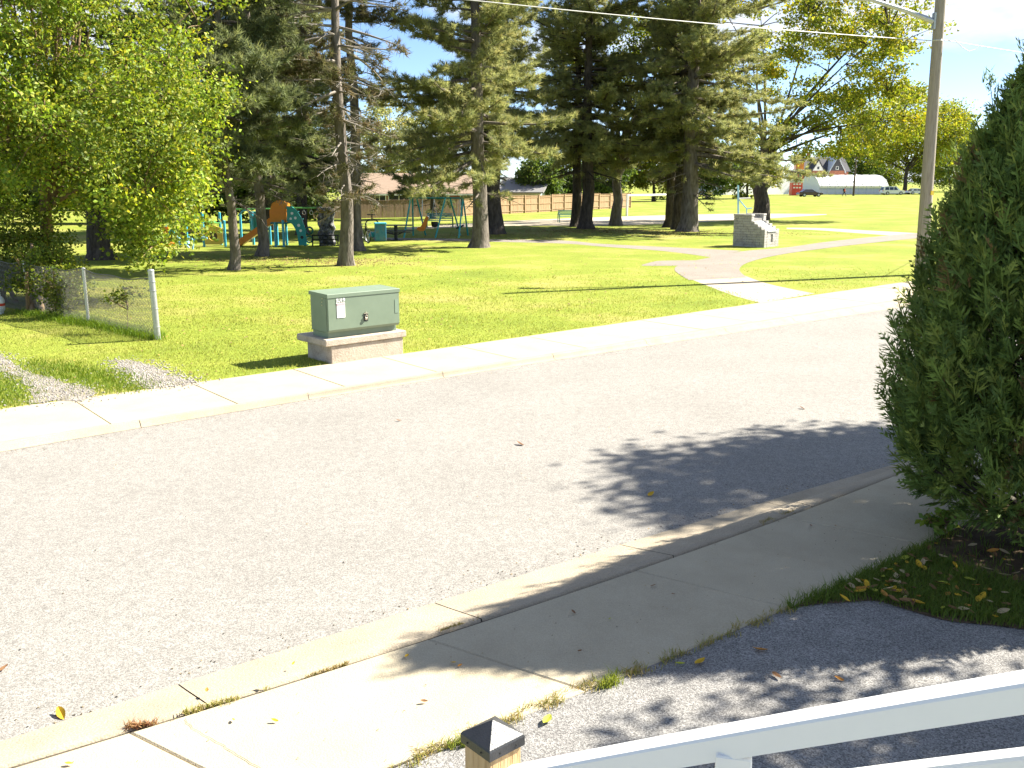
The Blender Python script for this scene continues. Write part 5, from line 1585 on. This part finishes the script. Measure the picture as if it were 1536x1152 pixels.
rootr = empty('rink_boards', P(1229, 292, Y), 'low white rink boards with wire fence behind the walking person', 'fence')
zt = P(1250, 283.5, Y).z
x0, x1 = P(1229, 290, Y).x, P(1322, 290, Y).x
nb = 8
for k in range(nb):
    mb = MB(); mb.box((x0 + (x1 - x0) * (k + .5) / nb, Y, .1 + (zt - .1) / 2), ((x1 - x0) / nb - .05, .1, zt - .1)); mb.build('board_panel', M['siding'], rootr)
mb = MB(); mb.box(((x0 + x1) / 2, Y - .02, zt + .05), (x1 - x0, .16, .1)); mb.build('cap_rail', M['binblue'], rootr)
for k in range(nb + 1):
    mb = MB(); mb.tube([(x0 + (x1 - x0) * k / nb, Y + .1, .1), (x0 + (x1 - x0) * k / nb, Y + .1, zt + 1.1)], .04, 6); mb.build('post', M['galv'], rootr)
mb = MB(); mb.tube([(x0, Y + .1, zt + 1.08), (x1, Y + .1, zt + 1.08)], .03, 6); mb.tube([(x0, Y + .1, zt + .6), (x1, Y + .1, zt + .6)], .02, 6); mb.build('fence_rail', M['galv'], rootr)
# red and white booth
Y = 205.0
p, q2 = P(1187, 297, Y), P(1203, 297, Y)
cx = (p.x + q2.x) / 2; w = q2.x - p.x
def zz(py): return P(1195, py, Y).z
rootb = empty('announcer_booth', (cx, Y, .1), 'narrow red and white booth with orange top by the field edge', 'booth')
def bb(name, y0, y1, m, k=1.0, dep=2.0, par=None, dx=0):
    mb = MB(); mb.box((cx + dx, Y + 1.0, (zz(y0) + zz(y1)) / 2), (w * k, dep, zz(y0) - zz(y1)), 0, .02); return mb.build(name, M[m], par or rootb)
bb('base', 284.6, 297, 'red'); bb('red_panel', 274, 284.4, 'red', .98, 1.98); bb('white_panel', 269.2, 273.8, 'siding')
bb('window_band', 259, 269, 'glass', .94, 1.9); bb('roof_slab', 254.5, 258.8, 'siding', 1.15, 2.4); bb('orange_crate', 243.5, 254.2, 'orange', .75, 1.6, dx=.35)
for dx in (-.45, 0, .45):
    mb = MB(); mb.box((cx + dx * w, Y + .02, (zz(259) + zz(269)) / 2), (.14, .1, zz(259) - zz(269) - .02)); mb.build('window_mullion', M['red'], rootb)
for k, yy in enumerate((276.3, 281.5)):
    for j in range(3):
        mb = MB(); mb.box((cx - w * .3 + j * w * .27, Y - .02, zz(yy)), (w * .18, .03, .3)); mb.build('panel_mark', M['siding'], rootb)
# ------------------------------------------------------------------ vehicles
def car(name, q_, rz, label, paint, suv=True, s=1.0, group=None):
    root = empty(name, (0, 0, 0), label, 'car', group)
    L, Wd, H = 5.1 * s, 1.95 * s, (1.88 if suv else 1.5) * s
    hz = 1.05 * s if suv else .9 * s
    mb = MB()
    lower = [(-L / 2, .42), (-L / 2 + .05, hz), (-L / 2 + 1.25 * s + (3.6 if suv else 2.6) * s - .2, hz), (L / 2 - .12, hz - .12), (L / 2, .75 * s), (L / 2 - .03, .38), (L / 2 - .6, .3), (-L / 2 + .5, .3)]
    V, F = [], []
    for y, ins in ((-Wd / 2 + .06, .03), (-Wd / 2, 0), (Wd / 2, 0), (Wd / 2 - .06, .03)):
        for x, z in lower: V.append((x * (1 - ins), y, z - ins * .5))
    n = len(lower)
    for i in range(3):
        for k in range(n): F.append((i * n + k, i * n + (k + 1) % n, (i + 1) * n + (k + 1) % n, (i + 1) * n + k))
    F += [tuple(range(n)), tuple(range(3 * n, 4 * n))]
    mb.add(V, F); body = mb.build('body', M[paint], root, smooth=False)
    xb, xf = -L / 2 + .08, (L * .13 if suv else L * .05)
    cab = [(xb, hz), (xb + .22, H - .08), (xb + .5, H), (xf - .1, H - .02), (xf + .75, hz)] if suv else [(xb + .5, hz), (xb + 1.2, H), (xf, H), (xf + .9, hz)]
    mb = MB(); V, F = [], []
    for y, zc_ in ((-Wd / 2 + .04, 0), (Wd / 2 - .04, 0)):
        for x, z in cab:
            V.append((x, y * (1 if z <= hz + .01 else .86), z))
    n = len(cab)
    for k in range(n): F.append((k, (k + 1) % n, n + (k + 1) % n, n + k))
    F += [tuple(range(n)), tuple(range(n, 2 * n))]
    mb.add(V, F); mb.build('cabin', M[paint], root)
    for sy in (-1, 1):                                   # side glass
        spans = ((.10, .34), (.37, .60), (.63, .86)) if suv else ((.18, .48), (.52, .80))
        x0_, x1_ = cab[0][0], cab[-1][0]
        for a_, b_ in spans:
            mb = MB(); xa, xc = x0_ + (x1_ - x0_) * a_, x0_ + (x1_ - x0_) * b_
            y0_, y1_ = sy * (Wd / 2 - .04), sy * (Wd / 2 - .04) * .88
            zt_ = H - .16
            sh = .42 * (1 if b_ > .8 else 0)
            vs = [(xa, y0_ + sy * .006, hz + .04), (xc, y0_ + sy * .006, hz + .04), (xc - sh, y1_ + sy * .02, zt_), (xa + (.1 if a_ < .2 else 0), y1_ + sy * .02, zt_)]
            vs += [(x, y - sy * .02, z) for x, y, z in vs]
            mb.add(vs, [(0, 1, 2, 3), (4, 7, 6, 5), (0, 4, 5, 1), (1, 5, 6, 2), (2, 6, 7, 3), (3, 7, 4, 0)]); mb.build('side_window', M['glass'], root)
    for nm, i0, i1 in (('windscreen', -2, -1), ('rear_window', 0, 1)):
        (xa, za_), (xc, zc2) = cab[i0], cab[i1]
        mb = MB(); k = .86
        e = .015 if nm == 'windscreen' else -.015
        lo_, hi_ = ((xc, zc2), (xa, za_)) if nm == 'windscreen' else ((xa, za_), (xc, zc2))
        vs = [(lo_[0] + e, -Wd / 2 + .16, lo_[1] + .06), (lo_[0] + e, Wd / 2 - .16, lo_[1] + .06), (hi_[0] + e, (Wd / 2 - .16) * k, hi_[1] - .06), (hi_[0] + e, -(Wd / 2 - .16) * k, hi_[1] - .06)]
        mb.prism([Vector(v) for v in vs], Vector((-e, 0, 0))); mb.build(nm, M['glass'], root)
    for x in (-L * .29, L * .31):
        for sy in (-1, 1):
            mb = MB(); mb.cyl((x, sy * (Wd / 2 - .1), .38 * s), .38 * s, .26, 20, (0, 1, 0)); w_ = mb.build('wheel', M['rubber'], root, smooth=True)
            mb = MB(); mb.cyl((x, sy * (Wd / 2 + .025), .38 * s), .23 * s, .02, 16, (0, 1, 0)); mb.build('rim', M['galv'], w_)
    for sy in (-1, 1):
        mb = MB(); mb.box((L / 2 - .06, sy * .7 * s, .78 * s), (.1, .35, .16), 0, .02); mb.build('headlight', M['sticker'], root)
        mb = MB(); mb.box((-L / 2 + .0, sy * .82 * s, .95 * s), (.08, .16, .35), 0, .02); mb.build('tail_light', M['red'], root)
    mb = MB(); mb.box((L / 2 - .02, 0, .48), (.12, Wd * .9, .2), 0, .03); mb.build('bumper', M['blacksteel'], root)
    for k in (.45, .68):
        mb = MB(); mb.box((xb + (xf - xb) * k + .3, -Wd / 2 - .004, hz - .16), (.16, .02, .03)); mb.build('door_handle', M['blacksteel'], root)
    root.location = q_; root.rotation_euler = (0, 0, rz)
    return root
car('parked_suv', G(1338, 292.3), .05, 'white SUV parked under the large maple', 'carwhite')
car('parked_car', G(1374, 291.6), .15, 'small white car half hidden right of the maple trunk', 'carwhite', suv=False, s=.92)
car('parked_car', G(1214, 295.0), .1, 'dark car parked right of the red and white booth', 'cardark', suv=False, s=.95)
q = G(1280, 293.8)
mb = MB(); trunk_tube(mb, [q + Vector((0, 0, k * 1.6 - .05)) for k in range(6)], [.22 - .015 * k for k in range(6)], 10, .02)
rootq = empty('field_pole', q, 'brown wooden pole standing right of the walking person', 'pole')
mb.build('shaft', M['brownpole'], rootq, smooth=True)
mb = MB(); mb.box(q + Vector((0, 0, 7.8)), (1.6, .12, .12)); mb.build('cross_arm', M['brownpole'], rootq)

# ------------------------------------------------------------------ walking person
def skin_mesh(name, verts, edges, radii, m, parent, sub=2):
    me = bpy.data.meshes.new(name); off = wloc(parent)
    me.from_pydata([tuple(Vector(v) - off) for v in verts], edges, [])
    o = bpy.data.objects.new(name, me); COL.objects.link(o)
    md = o.modifiers.new('skin', 'SKIN'); md.use_smooth_shade = True
    for i, r_ in enumerate(radii):
        me.skin_vertices[0].data[i].radius = (r_, r_)
    me.skin_vertices[0].data[0].use_root = True
    s_ = o.modifiers.new('sub', 'SUBSURF'); s_.levels = sub; s_.render_levels = sub
    dg = bpy.context.evaluated_depsgraph_get(); dg.update()
    m2 = bpy.data.meshes.new_from_object(o.evaluated_get(dg))
    bpy.data.objects.remove(o); bpy.data.meshes.remove(me)
    m2.name = name
    m2.materials.clear()
    return link(name, m2, parent, m)
def person():
    q_ = G(1266, 294.2)
    root = empty('person', q_, 'person in red top and dark trousers walking with a backpack by the rink', 'person')
    def T(x, y, z): return q_ + Vector((x, y, z))
    # 0 pelvis 1 waist 2 chest 3 neck base 4 neck top, legs, arms (one continuous body)
    vs = [T(0, 0, .93), T(.02, 0, 1.12), T(.05, 0, 1.34), T(.07, 0, 1.47), T(.09, 0, 1.55), T(.11, 0, 1.66), T(.12, 0, 1.74),
          T(.02, -.1, .88), T(.18, -.11, .50), T(.30, -.11, .12), T(.44, -.11, .05),
          T(-.02, .1, .88), T(-.06, .11, .50), T(-.30, .11, .18), T(-.20, .11, .06),
          T(.06, -.2, 1.40), T(-.06, -.25, 1.14), T(.08, -.25, .92), T(.13, -.25, .84),
          T(.06, .2, 1.40), T(.14, .25, 1.14), T(.32, .23, .98), T(.38, .23, .92)]
    ed = [(0, 1), (1, 2), (2, 3), (3, 4), (4, 5), (5, 6), (0, 7), (7, 8), (8, 9), (9, 10), (0, 11), (11, 12), (12, 13), (13, 14), (2, 15), (15, 16), (16, 17), (17, 18), (2, 19), (19, 20), (20, 21), (21, 22)]
    rr = [.15, .135, .16, .08, .055, .095, .08, .095, .065, .045, .04, .095, .065, .045, .04, .06, .045, .035, .04, .06, .045, .035, .04]
    skin_mesh('body', vs, ed, rr, M['skin'], root)
    sh = [T(0, 0, .98), T(.02, 0, 1.12), T(.05, 0, 1.34), T(.06, 0, 1.44), T(.06, -.2, 1.40), T(-.06, -.25, 1.14), T(.06, -.25, .95), T(.06, .2, 1.40), T(.14, .25, 1.14), T(.30, .23, 1.0)]
    skin_mesh('jacket', sh, [(0, 1), (1, 2), (2, 3), (2, 4), (4, 5), (5, 6), (2, 7), (7, 8), (8, 9)], [.17, .155, .18, .1, .075, .06, .05, .075, .06, .05], M['cloth_red'], root)
    tr = [T(0, 0, .95), T(.02, -.1, .86), T(.18, -.11, .50), T(.29, -.11, .14), T(-.02, .1, .86), T(-.06, .11, .50), T(-.29, .11, .2)]
    skin_mesh('trousers', tr, [(0, 1), (1, 2), (2, 3), (0, 4), (4, 5), (5, 6)], [.165, .11, .08, .06, .11, .08, .06], M['cloth_dark'], root)
    mb = MB(); mb.box(T(-.17, 0, 1.27), (.2, .3, .46), 0, .07); mb.build('backpack', M['cloth_dark'], root)
    mb = MB(); mb.lathe(T(.105, 0, 1.66), [(.10, -.02), (.112, .04), (.10, .09), (.05, .125)], 14); mb.build('hair', M['cloth_dark'], root, smooth=True)
    for sx, z in ((.36, .03), (-.26, .06)):
        mb = MB(); mb.box(T(sx, -.11 if sx > 0 else .11, z), (.28, .1, .09), 0, .03); mb.build('shoe', M['cloth_dark'], root)
person()

# ------------------------------------------------------------------ white stair railing and capped post in the foreground
def railing():
    a = P(760, 1170, 2.40); b = P(1700, 1008, 1.62)
    d = (b - a); dn = d.normalized(); hor = Vector((d.x, d.y, 0)).normalized(); side = Vector((-hor.y, hor.x, 0))
    upv = side.cross(dn); 
    if upv.z < 0: upv = -upv
    root = empty('stair_railing', Vector((a.x, a.y, .1)), 'white vinyl stair railing sloping across the lower right corner', 'railing')
    def rail(name, off, w, h, bow):
        V, F = [], []
        n = 12; c = .006
        sec = [(-w / 2, -h / 2), (w / 2, -h / 2), (w / 2, h / 2 - c), (w / 2 - c, h / 2), (-w / 2 + c, h / 2), (-w / 2, h / 2 - c)]
        for k in range(n + 1):
            t = k / n
            p = a.lerp(b, t) + Vector((0, 0, off + bow * 4 * t * (1 - t)))
            for y, z in sec: V.append(p + side * y + upv * z)
        for k in range(n):
            for j in range(6): F.append((k * 6 + j, k * 6 + (j + 1) % 6, (k + 1) * 6 + (j + 1) % 6, (k + 1) * 6 + j))
        F += [tuple(range(6)), tuple(range(n * 6, n * 6 + 6))]
        return MB().add(V, F).build(name, M['white_vinyl'], root)
    rail('top_rail', -.003, .078, .06, .006)
    rail('lower_rail', -.172, .05, .05, .012)
    t = .465
    p = a.lerp(b, t)
    rz = math.atan2(hor.y, hor.x)
    mb = MB(); mb.box((p.x, p.y, (p.z - .02 + .1) / 2), (.085, .085, p.z - .12), rz + .35, .004); mb.build('support_post', M['white_vinyl'], root)
    mb = MB(); mb.box((b.x, b.y, (b.z + .1) / 2), (.10, .10, b.z + .1), rz, .004); mb.build('upper_post', M['white_vinyl'], root)
    # screw holes
    for tt, oz in ((.19, -.01), (.37, -.06)):
        pp = a.lerp(b, tt) - side * .0335 + Vector((0, 0, oz)); 
        mb = MB(); mb.cyl(pp, .002, .003, 8, side); mb.build('screw', M['blacksteel'], root)
    # wooden newel with black pyramid cap
    c = P(739, 1104, 2.46)
    root = empty('capped_post', Vector((c.x, c.y, .09)), 'square wooden post with black pyramid metal cap at bottom edge', 'post')
    w = .118; rz = rad(41)
    top = c.z
    mb = MB(); mb.box((c.x, c.y, (top + .09) / 2 - .02), (w, w, top - .09 + .02), rz, .004); mb.build('post', M['wood_post'], root)
    mb = MB(); k = w + .016; z0, z1, z2 = top - .024, top + .004, top + .052
    Mz = Matrix.Rotation(rz, 3, 'Z')
    def ring(s_, z): return [Vector((c.x, c.y, z)) + Mz @ Vector((sx * s_ / 2, sy * s_ / 2, 0)) for sx, sy in ((-1, -1), (1, -1), (1, 1), (-1, 1))]
    vs = ring(k, z0) + ring(k, z1) + ring(k - .006, z1 + .006) + ring(.004, z2)
    fs = []
    for r_ in range(3):
        for j in range(4): fs.append((r_ * 4 + j, r_ * 4 + (j + 1) % 4, r_ * 4 + 4 + (j + 1) % 4, r_ * 4 + 4 + j))
    fs.append((12, 13, 14, 15)); fs.append((3, 2, 1, 0))
    cap = mb.add(vs, fs).build('cap', M['black_cap'], root)
    for (fx, fy) in ((-k / 2 - .0005, -.028), (-k / 2 - .0005, .035), (-.028, -k / 2 - .0005), (.034, -k / 2 - .0005)):
        pp = Vector((c.x, c.y, top - .011)) + Mz @ Vector((fx, fy, 0)); nn = Mz @ (Vector((1, 0, 0)) if abs(fx) > abs(fy) else Vector((0, 1, 0)))
        mb = MB(); mb.cyl(pp, .0028, .003, 8, nn); mb.build('screw', M['rubber'], cap)
railing()

# ------------------------------------------------------------------ fallen leaves and litter
def leaf_protos():
    out = []
    rng = random.Random(3)
    for k in range(6):
        n = 5; V, F = [], []
        cu = rng.uniform(.15, .5); tw = rng.uniform(-.4, .4)
        for i in range(n + 1):
            t = i / n; w = .26 * math.sin(PI * min(1, t * .92 + .05)) ** .8 * (1 - .25 * t)
            z = cu * (t - .5) ** 2
            for s_, e in ((-1, 1), (0, 0), (1, 1)):
                V.append((t - .5, s_ * w + tw * .1 * t, z + e * w * rng.uniform(.3, .6)))
        for i in range(n):
            for j in range(2):
                q_ = i * 3 + j; F.append((q_, q_ + 1, q_ + 4, q_ + 3))
        out.append((V, F))
    return out
LP = leaf_protos()
LC = {'yellow': (.52, .33, .03), 'orange-brown': (.40, .19, .045), 'brown': (.20, .11, .055), 'pale tan': (.42, .33, .2), 'yellow-green': (.34, .36, .05)}
LM = {}
for cn, cc in LC.items():
    for k in range(6):
        V, F = LP[k]
        me = bpy.data.meshes.new('fallen_leaf'); me.from_pydata(V, [], F)
        at = me.attributes.new('col', 'FLOAT_COLOR', 'POINT')
        for i in range(len(V)):
            f_ = 1 + .2 * math.sin(i * 2.1 + k); at.data[i].color = (cc[0] * f_, cc[1] * f_, cc[2] * f_, 1)
        me.materials.append(M['deadleaf'])
        LM[cn, k] = me
random.seed(21)
def drop(px, py, z, cn, size, where, group):
    o = link('fallen_leaf', LM[cn, random.randrange(6)], None, None, G(px, py, z) + Vector((0, 0, .01)))
    o.rotation_euler = (random.uniform(-.4, .4), random.uniform(-.4, .4), random.uniform(0, 6.28)); o.scale = (size,) * 3
    tag(o, '%s fallen leaf %s' % (cn, where), 'leaf', group)
bedq = [(1190, 908), (1245, 890), (1330, 850), (1395, 818), (1440, 805), (1536, 818), (1536, 938), (1430, 926), (1360, 908), (1314, 896)]
bx, by = [a for a, b in bedq], [b for a, b in bedq]
cnt = 0
while cnt < 105:
    if cnt < 60:
        x, y = random.gauss(1330, 55), random.gauss(872, 24)
    else:
        x, y = random.uniform(1180, 1536), random.uniform(800, 940)
    if inpoly(np.array([x]), np.array([y]), bedq)[0]:
        drop(x, y, .135, random.choice(['yellow', 'orange-brown', 'brown', 'brown', 'pale tan', 'pale tan', 'yellow-green']), random.uniform(.05, .095), 'on the shaded grass below the cedar', 'leaves under the cedar')
        cnt += 1
for x, y, cn in ((610, 986, 'yellow'), (690, 1000, 'orange-brown'), (636, 1054, 'brown'), (680, 996, 'yellow'), (870, 978, 'brown'), (980, 880, 'brown'), (1010, 893, 'brown'), (860, 920, 'brown'), (915, 930, 'yellow-green'), (1253, 790, 'orange-brown'), (1320, 830, 'brown'), (310, 1038, 'orange-brown'), (350, 1082, 'yellow'), (412, 1083, 'yellow'), (104, 1148, 'yellow'), (440, 997, 'yellow'), (1216, 790, 'brown')):
    drop(x, y, .102, cn, random.uniform(.03, .055), 'lying on the near pavement slabs', 'leaves on the near pavement')
for x, y, cn in ((780, 667, 'brown'), (1203, 613, 'brown'), (5, 1006, 'brown'), (93, 1073, 'yellow'), (598, 632, 'brown'), (976, 743, 'yellow')):
    drop(x, y, .003, cn, random.uniform(.07, .12), 'lying on the road surface', 'leaves on the road')
for x, y, cn in ((1258, 1020, 'orange-brown'), (1165, 1016, 'brown'), (1205, 1118, 'brown'), (1140, 977, 'orange-brown'), (1050, 995, 'yellow'), (820, 1083, 'yellow-green'), (1020, 998, 'yellow-green')):
    drop(x, y, .09, cn, random.uniform(.06, .1), 'lying on the asphalt driveway', 'leaves on the driveway')
# hairline crack across a near slab
mb = MB(); cp = [(275, 1078), (290, 1092), (325, 1112), (345, 1124), (370, 1140), (395, 1156)]
pts = [G(x + random.uniform(-3, 3), y, .1035) for x, y in spline(cp, 4)]
vs = []
for k, p in enumerate(pts):
    t_ = (pts[min(k + 1, len(pts) - 1)] - pts[max(k - 1, 0)]).normalized(); n_ = Vector((-t_.y, t_.x, 0)) * random.uniform(.001, .0022)
    vs += [p + n_, p - n_]
mb.add(vs, [(2 * k, 2 * k + 1, 2 * k + 3, 2 * k + 2) for k in range(len(pts) - 1)]); mb.build('crack', M['joint'], sw)
# broadleaf weed by the bed corner
q = G(1412, 800, .098)
broadleaf(q, .3, .006, [((q.x, q.y, .22), (.16, .14, .10), 1)], 16, 130, .075, SHADEG * 1.3, 'broad leaved green weed at the pavement edge under the cedar', 170, barkm='bark_brown', lean=(0, 0, .1), name='leafy_weed', spread=.03, limbs=8, cat='plant', core=.1)

# brown needles dropped under the pines
lx, ly = [], []
for px, py, sx, sy, n in ((870, 346, 3.2, 1.6, 1500), (1025, 350, 3.6, 1.8, 1800), (735, 354, 2.6, 1.6, 1300), (525, 392, 1.6, 1.2, 900), (385, 389, 1.8, 1.3, 900), (930, 346, 3, 1.5, 900)):
    g_ = G(px, py); lx.append(R.normal(g_.x, sx, n)); ly.append(R.normal(g_.y, sy, n))
lx = np.concatenate(lx); ly = np.concatenate(ly)
blades('needle_litter', lx, ly, np.full(len(lx), .102), R.uniform(.01, .04, len(lx)), R.uniform(.025, .07, len(lx)), np.array([(.24, .18, .085), (.20, .15, .07), (.28, .22, .1)]), label='brown fallen needles on the grass under the pines', lean=6)

# grit and leaf crumbs on the road and along its edges
def grit(name, x, y, z, smin, smax, cols, label):
    n = len(x); s_ = R.uniform(smin, smax, n)
    a_ = R.uniform(0, 2 * PI, n)
    cx_, sx_ = np.cos(a_), np.sin(a_)
    tri = np.array([(1, 0, .15), (-.6, .55, 0), (-.5, -.6, 0), (0, 0, .55)])
    loc = np.stack([tri[None, :, 0] * cx_[:, None] - tri[None, :, 1] * sx_[:, None], tri[None, :, 0] * sx_[:, None] + tri[None, :, 1] * cx_[:, None], np.repeat(tri[None, :, 2], n, 0)], 2)
    V = np.stack([x, y, z], 1)[:, None, :] + loc * s_[:, None, None]
    i = (np.arange(n) * 4)[:, None]
    F = np.concatenate([i + np.array(t) for t in ((0, 1, 3), (1, 2, 3), (2, 0, 3))])
    c = cols[R.integers(0, len(cols), n)] * R.uniform(.7, 1.2, (n, 1))
    tag(npmesh(name, V.reshape(-1, 3), F, M['deadleaf'], None, np.repeat(c, 4, 0)), label, 'debris', kind='stuff')
gx, gy = [], []
for fe, n, sg in ((n_edge, 700, 1), (f_edge, 900, -1)):
    for _ in range(n):
        u_ = random.uniform(-4, 24); v_ = fe(u_) + sg * abs(random.gauss(0, .14)); p_ = W(u_, v_, 0); gx.append(p_.x); gy.append(p_.y)
for _ in range(500):
    u_ = random.uniform(-2, 22); t_ = random.random(); p_ = W(u_, n_edge(u_) * t_ + f_edge(u_) * (1 - t_), 0); gx.append(p_.x); gy.append(p_.y)
grit('road_grit', np.array(gx), np.array(gy), np.full(len(gx), .003), .004, .014, np.array([(.10, .085, .06), (.18, .15, .1), (.28, .2, .09), (.06, .055, .05)]), 'scattered dark grit and leaf crumbs on the road')
gx, gy = [], []
for _ in range(260):
    u_ = random.uniform(-3, 10); t_ = random.random(); p_ = W(u_, n_back(u_) * t_ + n_joint(u_) * (1 - t_), 0); gx.append(p_.x); gy.append(p_.y)
grit('pavement_crumbs', np.array(gx), np.array(gy), np.full(len(gx), .104), .003, .009, np.array([(.16, .13, .08), (.28, .2, .09), (.08, .07, .06)]), 'tiny leaf crumbs on the near pavement')
lx = R.uniform(-9, 12, 700); ly = R.uniform(14, 40, 700)
uu = lx * UD.x + ly * UD.y; vv = lx * VD.x + ly * VD.y
kk = vv > np.array([f_back(k_) for k_ in uu]) + .2
lx, ly = lx[kk], ly[kk]
grit('lawn_leaves', lx, ly, np.full(len(lx), .13), .02, .05, np.array([(.40, .30, .08), (.30, .2, .08), (.42, .38, .1), (.2, .14, .07)]), 'small yellow and brown leaves scattered over the lawn')
